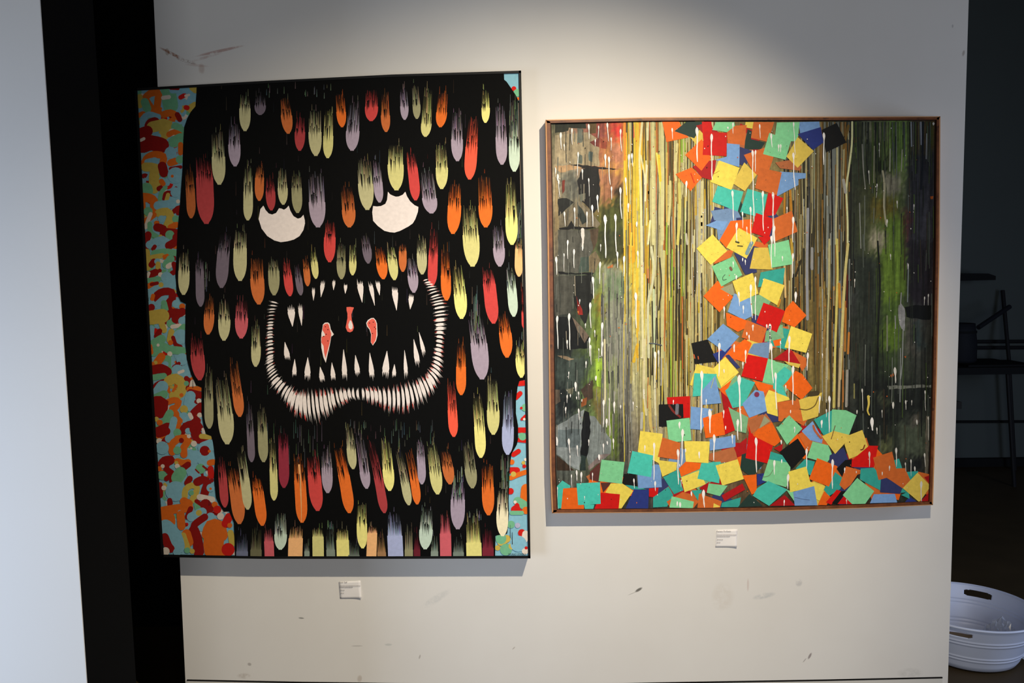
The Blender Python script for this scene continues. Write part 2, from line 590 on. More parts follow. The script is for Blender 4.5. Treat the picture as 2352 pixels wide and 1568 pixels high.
def drip(xb, yb, w, ys, yt, xt, c, flat=False, dim=1.0):
    """one brush-combed drip: rounded tip at (xb, yb), solid up to ys, bristle streaks up to yt"""
    col = tuple(v * dim for v in CX[c])
    xt = xb if xt is None else xt
    ln = yb - yt

    def ctr(y):
        t = max(0.0, min(1.4, (yb - y) / ln))
        return xb + (xt - xb) * (t ** 1.2)

    faces = []
    r = min(w * 1.5, (yb - ys) * 0.9)
    jit = [rnd.uniform(-0.03, 0.03) for _ in range(12)]

    def hw(y):
        d = yb - y
        if flat or d >= r:
            return w / 2 * (1.0 - 0.08 * max(0, d - r) / ln)
        q = 1 - d / r
        return w / 2 * max(0.10, (1 - q ** 2.3)) ** 0.58
    n = 12
    Lp, Rp = [], []
    for i in range(n + 1):
        t = i / n
        y = yb - (yb - ys) * (t ** 1.7 if not flat else t)
        h = hw(y)
        sk = (1 - min(1, (yb - y) / r)) * w * 0.10 if not flat else 0
        Lp.append((ctr(y) - h + sk * jit[0] * 20, y))
        Rp.append((ctr(y) + h + sk * jit[0] * 20, y))
    body = [(x, y, col) for x, y in Lp] + [(x, y, col) for x, y in Rp[::-1]]
    faces.append(body)
    # thin paint dragged up under the streaks
    c_lo, c_hi = tuple(v * 0.20 for v in col), BLK
    yh = ys - (ys - yt) * 0.95
    ymid = (ys + yh) / 2
    c_mid = tuple(v * 0.06 for v in col)
    faces.append(lv([(ctr(ys) - w * .45, ys + .5, c_lo), (ctr(ymid) - w * .44, ymid, c_mid), (ctr(ymid) + w * .44, ymid, c_mid), (ctr(ys) + w * .45, ys + .5, c_lo)], 0))
    faces.append(lv([(ctr(ymid) - w * .44, ymid, c_mid), (ctr(yh) - w * .38, yh, c_hi), (ctr(yh) + w * .38, yh, c_hi), (ctr(ymid) + w * .44, ymid, c_mid)], 0))
    faces[0] = lv(faces[0], 66)
    # bristle streaks
    ns = max(6, int(w / 1.75))
    base = w * 0.93
    pitch = base / ns
    for i in range(ns):
        u = (i + 0.5) / ns * 2 - 1
        x0 = ctr(ys + 1) + u * base / 2
        sw = pitch * rnd.uniform(0.8, 1.15)
        lenf = 0.30 + 0.75 * rnd.random() ** 1.1
        if abs(u) > 0.75:
            lenf *= rnd.uniform(0.6, 1.0)
        y1 = ys - (ys - yt) * lenf
        ym = ys - (ys - yt) * lenf * rnd.uniform(0.35, 0.6)
        x1 = ctr(y1) + u * base / 2
        xm = ctr(ym) + u * base / 2
        kk = rnd.uniform(0.35, 0.72)
        c1 = tuple(v * rnd.uniform(0.22, 0.42) for v in col)
        cm = tuple(v * rnd.uniform(0.55, 0.9) for v in col)
        faces.append([(x0 - sw / 2, ys + 1.0, col), (xm - sw * kk / 2, ym, cm), (xm + sw * kk / 2, ym, cm), (x0 + sw / 2, ys + 1.0, col)])
        faces.append([(xm - sw * kk / 2, ym, cm), (x1 - sw * 0.14, y1, c1), (x1 + sw * 0.14, y1, c1), (xm + sw * kk / 2, ym, cm)])
    # loose hairs above and black slits inside
    for i in range(3):
        u = rnd.uniform(-0.9, 0.9)
        y1 = yt - rnd.uniform(-6, 16)
        y0 = y1 + rnd.uniform(8, 22)
        x1, x0 = ctr(max(y1, yt)) + u * w * 0.42, ctr(y0) + u * w * 0.42
        cc = tuple(v * rnd.uniform(0.2, 0.4) for v in col)
        faces.append([(x0 - 0.6, y0, cc), (x1 - 0.25, y1, cc), (x1 + 0.25, y1, cc), (x0 + 0.6, y0, cc)])
    return faces


def slits(xb, yb, w, ys, yt, xt):
    xt = xb if xt is None else xt
    fs = []
    for i in range(max(3, int(w / 4.2))):
        u = rnd.uniform(-0.8, 0.8)

        def cx(y):
            return xb + (xt - xb) * max(0, (yb - y) / (yb - yt)) ** 1.2 + u * w / 2 * 0.93
        y0 = ys - rnd.uniform(0.15, 0.4) * (ys - yt)
        y1 = ys + rnd.uniform(0.05, 0.42) * min(yb - ys, 60)
        fs.append([(cx(y0) - 1.0, y0, BLK), (cx(y0) + 1.0, y0, BLK), (cx(ys) + 0.6, ys, BLK), (cx(y1), y1, BLK), (cx(ys) - 0.6, ys, BLK)])
    return fs


P1Y = -0.061
P1_OUT = {'t': [(309, 202.5), (600, 186), (900, 171), (1197, 162)], 'r': [(1197, 162), (1203, 449), (1209, 728), (1214, 1008), (1218.5, 1282)],
          'b': [(1218.5, 1282), (900, 1283), (600, 1283), (371, 1279)], 'l': [(371, 1279), (352.5, 1000), (336, 710), (321.5, 430), (309, 202.5)]}
P1_IN = [(314.5, 206.5), (600, 190.5), (900, 176), (1191.5, 167), (1197, 449), (1203, 728), (1208.5, 1008), (1213, 1276.5),
         (900, 1278), (600, 1278), (375.5, 1274), (357, 1000), (340.5, 710), (326, 430)]
base = P(765, 1282, -0.03)
p1 = empty('creature_painting', (base.x, -0.03, base.z))
tag(p1, 'tall canvas of a shaggy black creature with white eyes and gaping toothed mouth, left', 'painting')
cv = prism('canvas', [xz(a, b, P1Y) for a, b in P1_IN], P1Y, -0.002, 'canvasblack', p1)
rail('frame_rail', P1_OUT['t'], 5.5, [(0, 1)] * 4, -0.066, -0.001, 'blackframe', p1)
rail('frame_rail', P1_OUT['r'], 5.5, [(-1, 0)] * 5, -0.066, -0.001, 'blackframe', p1)
rail('frame_rail', P1_OUT['b'], 5.5, [(0, -1)] * 4, -0.066, -0.001, 'blackframe', p1)
rail('frame_rail', P1_OUT['l'], 5.0, [(1, 0)] * 5, -0.066, -0.001, 'blackframe', p1)
A1 = Panel(p1, P1Y, P1_IN, 0.0000065)

# --- coloured squiggle ground, left strip and right scraps
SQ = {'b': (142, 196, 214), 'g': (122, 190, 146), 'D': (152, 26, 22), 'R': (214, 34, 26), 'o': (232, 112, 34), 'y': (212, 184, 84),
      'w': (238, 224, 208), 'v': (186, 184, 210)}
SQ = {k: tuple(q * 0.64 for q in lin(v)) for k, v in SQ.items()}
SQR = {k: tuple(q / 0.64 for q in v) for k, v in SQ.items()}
LEFT = [(300, 190), (452, 190), (451, 215), (449, 244), (438, 257), (430, 272), (423, 292), (421, 322), (419, 389), (416, 430),
        (413, 474), (408, 526), (406, 573), (403, 631), (406, 673), (415, 692), (427, 698), (426, 710), (425, 786), (429, 825),
        (438, 857), (450, 884), (463, 890), (463, 949), (468, 982), (474, 997), (485, 1001), (489, 1015), (494, 1053),
        (491, 1097), (496, 1143), (503, 1158), (514, 1175), (526, 1174), (537, 1200), (540, 1285), (360, 1285)]
RTOP = [(1157, 160), (1158, 183), (1164, 188), (1175, 204), (1185, 219), (1191, 232), (1200, 232), (1200, 160)]
RBOT = [(1193, 875), (1189, 888), (1185, 920), (1185, 949), (1190, 978), (1190, 1008), (1187, 1021), (1175, 1042), (1172, 1061),
        (1170, 1105), (1168, 1149), (1169, 1181), (1165, 1225), (1138, 1230), (1137, 1285), (1220, 1285), (1210, 875)]
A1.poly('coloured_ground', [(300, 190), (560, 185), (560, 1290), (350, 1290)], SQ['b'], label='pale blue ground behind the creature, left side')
A1.poly('coloured_ground', RTOP, SQR['b'])
A1.poly('coloured_ground', [(1160, 870), (1212, 870), (1225, 1290), (1130, 1290), (1130, 1200)], SQR['b'])
fs = []
for i in range(330):
    y = rnd.uniform(200, 1276)
    x = rnd.uniform(312 + (y - 205) * 0.055, min(545, 450 + max(0, y - 850) * 0.24))
    a, r, sw = rnd.uniform(0, 6.28), rnd.uniform(5, 12), rnd.uniform(1.0, 3.2)
    pts = [(x + r * math.cos(a + sw * t / 3), y + r * math.sin(a + sw * t / 3)) for t in range(4)]
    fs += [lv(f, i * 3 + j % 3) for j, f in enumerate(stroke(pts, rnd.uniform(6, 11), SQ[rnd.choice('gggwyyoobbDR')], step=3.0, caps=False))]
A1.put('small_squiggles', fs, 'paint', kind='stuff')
A1.k += 110
S = {}
S['A'] = '''g150:450,320;480,480|o70:170,400;230,340;330,330;330,400;310,560|o60:180,400;260,520;310,570|y60:110,380;110,480|g80:170,440;200,520
w40:390,390;460,380|R45:600,385;645,360|w25:660,365;700,355|b60:500,300;700,300|D30:480,275;570,280|y60:740,270;780,300|y55:690,520;770,470|R48:665,505;680,510
o70:400,590;480,570;570,620|D50:560,590;590,650|o50:100,600;150,580|b60:150,720;150,640;220,590;330,620|D40:190,720;220,670;290,645;320,660
y110:260,740;350,720;440,700;400,830|g90:540,740;600,780|b60:330,850|w75:500,805|o55:460,830;520,800;590,830|D110:120,820;200,790|D150:150,960;250,930;370,960|w30:120,900;160,880
g110:520,920;600,880|b120:480,1050|o70:160,1200;190,1120;280,1070;390,1090;390,1160|b60:200,1160;290,1140|y90:180,1220;300,1230;280,1300|D90:380,1210;400,1290
o50:600,950;600,1050|o70:480,1170;540,1150|g80:590,1130|D35:480,1240;600,1220|b160:540,1320|o30:500,1330|y100:280,1330;280,1480|o50:370,1390;390,1420|D50:340,1480;360,1470|g120:190,1480|D30:545,1470'''
S['D'] = '''g100:210,40|o90:150,120;230,130;280,170;290,260|o40:150,130;160,260|w45:430,60|D35:400,140;420,70;470,60;490,90|g40:350,150;370,60;420,0|y40:430,160;450,90|b90:330,220;520,200|b100:540,60|w40:570,170
D45:520,290;580,240;570,310|g90:210,290|y80:340,310;430,290;480,350;450,440|b70:370,380|o55:160,410;230,370;280,330|w40:180,480;240,320|g70:540,380|o60:480,480;550,450|g50:230,440;240,540;310,590
o50:310,430|D80:320,480;390,500;400,560|D50:440,520;550,530|g90:470,570|y40:360,590|D70:210,570;190,640;180,720|b80:230,690;350,640;420,640;380,740;280,780|D80:460,700;540,650;550,600|D40:270,740;290,710
g60:280,790;420,770;540,790|y70:190,780;200,960|y50:260,840;380,820|o30:400,830;440,815|g80:430,930;480,860|D60:250,930;280,890|b60:320,890|w50:450,950;480,930|D50:520,920;540,1000;500,1030|y50:330,920;330,1020
D70:230,1050;300,1020|D40:350,1000|w30:220,1030;200,1080|w50:360,1050|g50:200,1120;340,1100|b110:430,1080;500,1160;340,1210;230,1260|o50:210,1190;260,1160|D35:250,1165;320,1150|y50:365,1170
b80:250,1400|D75:330,1350;320,1290;400,1250;490,1260;500,1340;450,1400;470,1490;560,1500|b60:300,1420;390,1340|o40:260,1340;270,1300|g60:400,1390;420,1470|b80:545,1400|D70:220,1470;250,1440|o60:620,1430|w40:640,1520'''
S['G'] = '''D60:230,20|D80:480,50;560,60;620,30|D50:420,150;450,100|g80:480,170|D80:540,120|y140:250,100;380,80|y60:370,160;400,250|b80:620,140|w40:500,210;590,195|b60:250,230;240,340|D50:310,320;350,260|y60:490,270;470,370
g60:560,280;640,210|b150:600,330|D40:510,340;540,420;600,450|o50:480,400|g90:290,410;370,360|g80:280,520;380,440;450,480;620,500|w30:330,430|o40:235,440;250,520|w50:470,535|g80:440,600;440,730;490,740|b60:420,660|o80:320,640;370,570|y40:300,640
b120:620,600|D35:520,690;580,650|o50:260,660|D90:260,730;370,710;440,750|b110:560,730;650,770|w30:580,760;630,740|g60:270,820;400,800|D55:300,970;310,910;400,870|y100:460,860;540,830;620,900;600,1000;520,1040|o25:510,980;550,920
b120:320,1020;380,930|g80:310,1060;400,1020|D50:670,830;710,880;690,950|g50:670,890|w60:750,880;740,940|o50:700,960;840,950|o40:610,1030|D70:720,1000;840,1030|o60:430,1120;520,1090;580,1110;550,1170;500,1190|o60:510,1200;550,1260
D130:310,1120;380,1130;350,1230|b100:720,1040;700,1130;740,1180|w50:820,1100|D70:840,1160;740,1270;800,1340|y80:640,1200|g80:470,1250;420,1340|b90:640,1290;680,1340|o60:550,1300;590,1340|w40:730,1300;710,1260|w50:830,1270|y50:310,1320
o60:350,1360|o50:580,1390;530,1460|D100:310,1480;400,1440;440,1420|b70:520,1330;500,1420;480,1530|D70:620,1470;660,1400;780,1370;830,1420|g80:560,1480|b60:690,1460|D90:760,1440;800,1500|w30:870,1440;880,1500|o50:860,1540;940,1550|o60:560,1550;650,1540'''
S['J'] = '''o60:340,60;420,50|D80:340,30;430,0|w60:345,120|D50:400,120;430,90|b80:460,90|o70:500,250;490,170;560,100;650,80;690,120;640,190;640,280|D50:610,110|D60:760,40;800,110;900,110;970,120|y50:850,60;950,70|w40:700,60|w60:760,150
g80:560,230|b120:880,200;960,170|b180:900,320|D100:890,235|o30:945,240|o60:950,380;990,370|b120:780,300;720,380;760,520|b130:380,200|D60:360,390;400,340;490,330;490,360;440,390;430,450;490,500|w40:385,420|o50:345,450|g90:380,530
D50:430,570;470,540|D85:515,590|o60:560,360;620,380;690,370|y40:550,380|D60:610,460;690,400|w50:560,420|g120:600,500;560,560|R60:960,450;970,540|g100:840,450|D15:780,460;820,500|D20:870,420;920,460|D60:680,620;710,570
b200:540,720|y60:650,780;660,700;730,650;800,680;770,760;740,830|g50:730,740|D80:800,610;870,580;920,620;900,700;880,780|D50:355,640;360,770|w50:400,680|D40:975,590|b80:960,680|o25:960,690|w60:830,790;980,820
D50:470,830;475,900|o80:640,840;700,870|o90:380,960;560,930;700,920|o80:400,1030;470,1000;490,1090|b40:590,970|o80:600,1000;610,1140|g70:800,870;820,960|D40:790,840;850,880|D110:900,880;930,930|o60:1010,880|R80:1040,940|D50:720,930;680,1030
b90:730,1030;860,970|y60:820,980|w70:1080,1020|b90:960,1030;860,1150|D70:890,1030;770,1120;760,1200|o110:920,1240;960,1130;1060,1130;1100,1250|o200:1000,1300;1000,1420;1080,1480|D100:760,1190;800,1300;820,1450|R80:1180,1030;1140,1110
y60:1200,1220;1220,1350|R130:1170,1420|o50:1190,1130|o90:670,1230;700,1330|y60:630,1250;690,1420|b150:420,1150;520,1250;560,1380|D80:410,1270;450,1370;480,1410|w80:420,1440|b80:560,1450|g60:680,1430|y50:740,1440'''
S['C'] = 'R45:1465,280|g70:1505,330|o30:1515,400'
S['I'] = '''R50:1530,890;1600,885|R45:1490,1060;1540,1010|g70:1600,1180|R25:1555,1185|R25:1560,1320;1600,1280|w25:1590,1320|R50:1520,1450;1610,1450|g60:1560,1520'''
S['L'] = '''R40:1520,105;1610,115|g70:1570,65|R45:1460,280;1520,240|o50:1440,370|R60:1430,470;1500,470|o45:1430,560;1520,520;1610,490|y50:1460,515|y35:1580,380|w30:1605,340|R35:1590,420|R60:1425,720|o90:1610,690;1600,790|g80:1510,840;1580,880
R35:1510,890;1450,940;1560,960|R35:1500,880;1530,950|o70:1610,950|w30:1480,850|g40:1440,980;1560,980|g70:1430,1120|v50:1510,1130|R70:1560,1220|w60:1605,1230;1595,1300|y70:1380,1290;1310,1330|g100:1310,1290|g110:1370,1420|y50:1270,1400|y60:1440,1380|b150:1520,1350|w60:1600,1440|R30:1612,1400'''
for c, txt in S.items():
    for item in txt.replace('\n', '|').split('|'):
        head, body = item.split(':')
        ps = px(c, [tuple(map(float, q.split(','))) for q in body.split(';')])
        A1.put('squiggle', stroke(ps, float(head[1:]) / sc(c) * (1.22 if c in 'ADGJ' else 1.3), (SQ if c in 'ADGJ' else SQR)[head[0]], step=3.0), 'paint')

# --- the black shaggy body over it
body = LEFT[1:-1] + [(1137, 1285)] + [RBOT[i] for i in range(len(RBOT) - 3, -1, -1)] + [(1215, 870), (1205, 500), (1200, 240)] + RTOP[5::-1]
body[0] = (452, 185)
A1.poly('creature_body', body, BLK, 'canvasblack', label='flat black shaggy body of the creature')
KB = A1.k
A1.put('canvas_edge', stroke([(1190.5, 236), (1193, 330), (1196.5, 460), (1201, 690), (1202.5, 760), (1206, 860)], 1.1, lin((150, 135, 120)), caps=False), 'paint')

# --- drips: tip x, tip y, width, solid from, streaks up to, top x, colour
DR = '''563 301 26 249 218 562 c|539 382 28 332 280 537 l|503 424 31 360 300 500 c|473 514 40 408 362 468 r|440 501 21 433 385 434 D5|598 264 26 242 217 597 d
570 506 22 440 378 570 c|595 461 21 408 380 597 o|661 307 26 265 226 654 o|688 346 24 303 268 690 r|724 358 30 303 252 723 c|753 363 23 312 250 756 y|785 292 22 257 213 781 O
808 346 31 301 232 815 l|853 278 30 245 205 854 R|886 303 21 265 213 884 o|623 483 22 440 404 619 r|650 470 23 432 388 648 c|683 489 24 432 396 680 C|730 522 38 464 395 725 l
803 522 31 482 425 796 o|843 482 35 422 362 835 c|871 465 21 418 370 864 l|909 437 37 378 330 908 y|955 460 24 385 350 943 R|989 490 34 455 388 979 l|1016 434 28 385 330 1013 y
930 275 19 244 202 926 l|958 273 18 240 196 954 C|978 314 24 284 202 984 y|1013 292 25 258 210 1017 O|1050 370 27 320 255 1049 l|1079 412 28 337 270 1088 V|1116 282 19 248 207 1115 Y
1153 378 26 315 240 1148 l|1182 394 25 336 278 1180 m|1042 537 31 472 420 1046 O|1116 522 32 472 402 1113 O|1176 562 28 500 412 1172 Y|1085 612 38 540 474 1077 y|1147 612 27 570 518 1144 l
1191 635 19 572 552 1193 p|925 624 18 577 560 925 o|970 630 23 582 545 967 c|951 672 24 633 593 944 l|993 657 22 585 526 997 R|1025 690 23 633 570 1022 O|1061 732 29 675 612 1050 Y
1132 743 30 652 618 1120 R|1180 727 22 662 616 1171 m|1203 753 9 715 655 1200 R|906 643 22 595 568 897 y|756 602 27 545 508 759 R|784 641 21 600 560 783 C|810 632 17 600 560 811 y
846 605 21 571 540 838 d|880 641 25 604 570 872 O|725 640 16 602 575 719 y|707 657 15 618 593 701 o|690 678 16 638 612 682 d|665 680 20 632 600 657 R|630 678 26 622 596 628 C
593 699 32 640 590 588 o|551 645 31 570 528 552 c|508 661 29 577 535 517 d|460 704 20 623 592 458 d|422 677 26 622 578 423 c|479 768 24 722 683 482 o|516 782 28 734 690 514 c
554 777 30 731 686 556 k|588 842 22 796 742 588 c|457 873 32 815 775 450 r|480 984 21 915 850 479 C|523 1020 36 950 866 508 c|551 957 24 903 832 535 o|578 1061 17 990 925 571 d
605 1061 23 990 935 601 C|516 1165 20 1097 1055 508 r|551 1203 31 1114 1072 534 o|570 1170 22 1097 1032 552 c|602 1207 26 1128 1095 588 O|630 1149 18 1078 1005 625 y|653 1120 24 1030 992 650 q
694 1200 27 1103 1050 685 O|728 1173 31 1092 1045 717 R|752 1132 25 1074 1032 750 l|803 1178 27 1090 1026 777 O|810 1077 21 1030 978 801 c|841 1122 23 1084 998 826 l|882 1178 21 1097 1008 850 r
895 1127 26 1078 1006 884 Y|938 1160 20 1107 1030 914 c|959 1158 20 1099 1036 940 O|970 1112 19 1049 1012 964 l|1005 1135 28 1084 1016 991 y|1034 1112 26 1072 1032 1021 o|1085 1121 27 1078 1016 1072 C
1105 1051 25 980 905 1096 Y|1134 998 29 942 866 1130 y|1166 1044 27 980 898 1168 b|1042 1003 22 942 880 1035 V|1059 907 23 842 786 1059 O|1107 871 39 788 727 1093 l|1166 821 29 764 722 1155 O
1197 867 23 823 790 1194 Y|1122 1183 28 1118 1064 1119 O|1153 1231 27 1174 1120 1155 W|1051 1215 33 1147 1105 1052 l|977 1261 31 1216 1164 981 m|645 1262 29 1227 1178 644 m|832 1259 24 1202 1156 830 Y'''
for item in DR.replace('\n', '|').split('|'):
    a = item.split()
    xb, yb, w, ys, yt, xt = map(float, a[:6])
    c = a[6]
    c = 'o' if c == 'D5' else c
    A1.k = KB + 3 + (len(A1.root.children) % 6)
    fs = drip(xb, yb, w, ys, yt, xt, c, dim=0.75 if a[6] == 'D5' else 1.0)
    d = A1.put('paint_drip', fs, 'paint')
    A1.k += 8
    A1.put('bristle_gap', slits(xb, yb, w, ys, yt, xt), 'canvasblack', parent=d, kind='stuff')
BT = '''619 22 1243 1212 616 k 1|678 33 1236 1208 680 p 1|705 12 1266 1244 705 m 0.45|731 26 1232 1212 730 y 1|760 20 1262 1212 757 m 0.40|788 29 1240 1212 786 Y 1|813 26 1274 1240 812 m 0.25
853 23 1224 1208 856 p 1|877 20 1268 1225 874 p 0.4|909 35 1230 1178 904 b 1|939 19 1262 1208 939 c 0.6|958 15 1262 1225 957 q 0.5|998 17 1266 1230 998 m 0.45|1024 26 1225 1180 1022 k 1.1
1053 25 1268 1235 1053 m 0.35|1089 35 1246 1185 1086 Y 0.95|1121 26 1258 1215 1121 q 0.7|556 27 1266 1222 556 b 0.35|588 26 1262 1212 588 C 0.45'''
for item in BT.replace('\n', '|').split('|'):
    a = item.split()
    A1.k = KB + 3 + (len(A1.root.children) % 6)
    A1.put('paint_drip', drip(float(a[0]), 1281, float(a[1]), float(a[2]), float(a[3]), float(a[4]), a[5], True, float(a[6])), 'paint')
# pale streak down the long orange drip
A1.k = KB + 11
A1.put('pale_streak', stroke([(687, 1066), (690, 1110), (692, 1160), (692.5, 1198)], 5, lin((230, 170, 110)), w2=1.2, caps=False), 'paint')
# faint dry-brush ghosts on the black
fs = []
for i in range(150):
    x, y = rnd.uniform(440, 1190), rnd.uniform(180, 1240)
    cc = tuple(v * rnd.uniform(0.03, 0.10) for v in CX[rnd.choice('cdClmD')])
    h = rnd.uniform(10, 34)
    s = rnd.uniform(0.5, 1.0)
    fs.append([(x - s, y + h, cc), (x - s * 0.4, y, cc), (x + s * 0.4, y, cc), (x + s, y + h, cc)])
for (x0, x1, y0, y1, n, b) in ((1082, 1102, 655, 735, 22, .13), (1186, 1200, 450, 545, 16, .12), (1150, 1170, 1040, 1130, 26, .16),
                               (1040, 1062, 1070, 1130, 20, .2), (745, 765, 1190, 1240, 10, .2), (460, 490, 590, 650, 10, .1),
                               (600, 760, 185, 215, 14, .12), (1075, 1105, 1165, 1200, 12, .2), (800, 1000, 960, 1010, 30, .08),
                               (600, 760, 960, 1040, 26, .07), (1170, 1190, 210, 300, 22, .10), (1190, 1200, 760, 800, 6, .1)):
    for i in range(int(n * 1.4)):
        x, y = rnd.uniform(x0, x1), rnd.uniform(y0, y1)
        h = rnd.uniform(0.25, 0.6) * (y1 - y0)
        cc = tuple(v * b * rnd.uniform(0.6, 1.7) for v in CX['m'])
        fs.append([(x - 0.9, y + h, cc), (x - 0.3, y, cc), (x + 0.3, y, cc), (x + 0.9, y + h, cc)])
A1.k = KB + 1
A1.put('dry_brush_marks', fs, 'paint', kind='stuff')

# --- eyes
A1.k = KB + 14
WH = lin((240, 228, 222))
A1.poly('eye', [(594, 503), (598, 480), (605, 472), (610, 482), (617, 490), (625, 492.5), (634, 489), (641, 478), (647, 479), (652, 481.5),
                (658, 478), (663, 472), (667, 484), (674, 496), (684, 502), (691, 500), (697, 493), (700, 505), (700.5, 513), (697, 528),
                (688, 542), (675, 550), (660, 554), (645, 556), (630, 552), (614, 542), (601, 525)], WH)
A1.poly('eye', [(855, 487), (857, 473), (866, 474), (875, 473), (885, 468), (889, 459), (891, 440), (896, 446), (902, 449), (909, 451.5), (916, 451),
                (925, 447), (931, 440), (935, 451), (942, 462), (952, 471), (961, 475), (960, 486), (954, 503), (948, 513), (938, 520),
                (919, 530), (906, 534), (895, 533), (883, 530), (868, 519), (857, 507)], WH)

# --- teeth: base x, y, tip x, y, width
TE = '''635 662 632 691 7|742 646 737 683 10|767 643 766 667 7|794 652 793 675 8|826 644 832 696 14|850 648 861 703 10|867 645 872 679 10|906 658 911 714 14|945 677 942 711 12
668 704 672 751 17|689 700 693 749 10|661 826 654 784 13|676 865 677 823 10|706 870 707 819 14|741 876 735 841 12|766 873 762 831 11|792 871 789 800 12|822 862 816 814 12|855 870 849 808 12
885 864 889 804 16|905 865 906 835 9|933 865 929 802 9|960 838 950 777 12|975 815 962 761 9|720 661 720 691 7'''
for item in TE.replace('\n', '|').split('|')[1:]:
    bx, by, tx, ty, w = map(float, item.split())
    dx, dy = tx - bx, ty - by
    m = math.hypot(dx, dy)
    nx, ny = -dy / m, dx / m
    prof = [(0.16, 0.42), (0.30, 0.50), (0.5, 0.40), (0.75, 0.2), (0.97, 0.03)]
    f = [(bx + dx * t + nx * h * w, by + dy * t + ny * h * w, WH) for t, h in prof] + \
        [(bx + dx * t - nx * h * w, by + dy * t - ny * h * w, WH) for t, h in prof[::-1]]
    fs = [f]
    g = tuple(v * 0.35 for v in WH)
    for i in range(4):
        u = (i - 1.5) / 3 * 0.75
        e = rnd.uniform(-0.12, 0.06)
        fs.append([(bx + dx * .18 + nx * (u - .11) * w, by + dy * .18 + ny * (u - .11) * w, WH), (bx + dx * e + nx * u * w, by + dy * e + ny * u * w, g),
                   (bx + dx * .18 + nx * (u + .11) * w, by + dy * .18 + ny * (u + .11) * w, WH)])
    A1.k = KB + 15
    A1.put('tooth', fs, 'paint')

# --- tonsils and uvula
PK = lin((236, 104, 88))
RD = lin((70, 20, 20))
h = lambda pts: px('H', pts)
A1.k = KB + 15
u = A1.poly('uvula', [(796, 705), (804, 704.5), (813, 706), (810, 713), (807, 722), (808, 735), (811, 744), (813, 752), (810, 760), (804, 763), (798, 761),
                      (794, 752), (796, 741), (798, 731), (798, 720), (796, 712)], PK)
A1.put('highlight', [[(x, y, WH) for x, y in [(804, 735), (807, 737), (810, 746), (810, 753), (806, 757), (801, 753), (800, 745)]]], 'paint', parent=u)
t1 = A1.poly('tonsil', h([(740, 185), (765, 160), (800, 158), (822, 175), (835, 240), (852, 270), (872, 300), (855, 320), (840, 325), (825, 420), (800, 530), (775, 642), (745, 575),
                          (722, 460), (718, 360), (724, 280), (735, 230)]), WH)
A1.poly('tonsil_flesh', h([(745, 190), (770, 175), (800, 170), (812, 190), (826, 245), (840, 290), (838, 320), (820, 410), (790, 520), (772, 590), (755, 520), (748, 440), (722, 400), (724, 330),
                           (768, 315), (760, 290), (735, 250)]), PK, parent=t1)
t2 = A1.poly('tonsil', h([(1260, 165), (1280, 130), (1320, 106), (1350, 104), (1378, 135), (1390, 175), (1396, 310), (1378, 380), (1340, 434), (1315, 395), (1318, 300), (1300, 245), (1270, 205)]), WH)
A1.poly('tonsil_flesh', h([(1270, 168), (1290, 138), (1322, 116), (1348, 114), (1370, 140), (1382, 180), (1384, 310), (1372, 372), (1338, 428), (1317, 392), (1322, 300), (1306, 240), (1278, 200)]), PK, parent=t2)
k0 = A1.k
for (c, t) in (((770, 210), t1), ((800, 245), t1), ((750, 325), t1), ((800, 380), t1), ((780, 300), t1), ((1300, 165), t2), ((1345, 155), t2), ((1360, 215), t2), ((1335, 290), t2), ((1375, 235), t2)):
    A1.k = k0
    A1.put('spot', stroke(h([c]), 2.6, RD), 'paint', parent=t)

# --- lips: strokes between an inner and an outer curve
PAIRS = [((640, 697), (617, 692)), ((634, 712), (613, 714)), ((631, 740), (611, 742)), ((630, 762), (609, 766)), ((632, 806), (609, 812)), ((632, 834), (608, 852)), ((646, 861), (617, 888)),
         ((665, 882), (646, 917)), ((684, 896), (671, 951)), ((701, 894), (706, 972)), ((720, 893), (730, 974)), ((741, 892), (752, 964)), ((769, 892), (780, 938)), ((799, 890), (806, 921)),
         ((830, 890), (832, 919)), ((854, 888), (859, 930)), ((880, 886), (884, 944)), ((906, 885), (907, 951)), ((925, 880), (930, 950)), ((946, 874), (962, 938)), ((975, 860), (996, 908)),
         ((986, 843), (1014, 868)), ((993, 822), (1018, 836)), ((997, 796), (1020, 802)), ((998, 773), (1023, 778)), ((996, 754), (1027, 752)), ((994, 735), (1031, 731)), ((992, 714), (1032, 708)),
         ((989, 697), (1028, 690)), ((985, 680), (1012, 670)), ((976, 656), (1003, 655)), ((971, 645), (985, 641))]
INN, OUT = [p[0] for p in PAIRS], [p[1] for p in PAIRS]


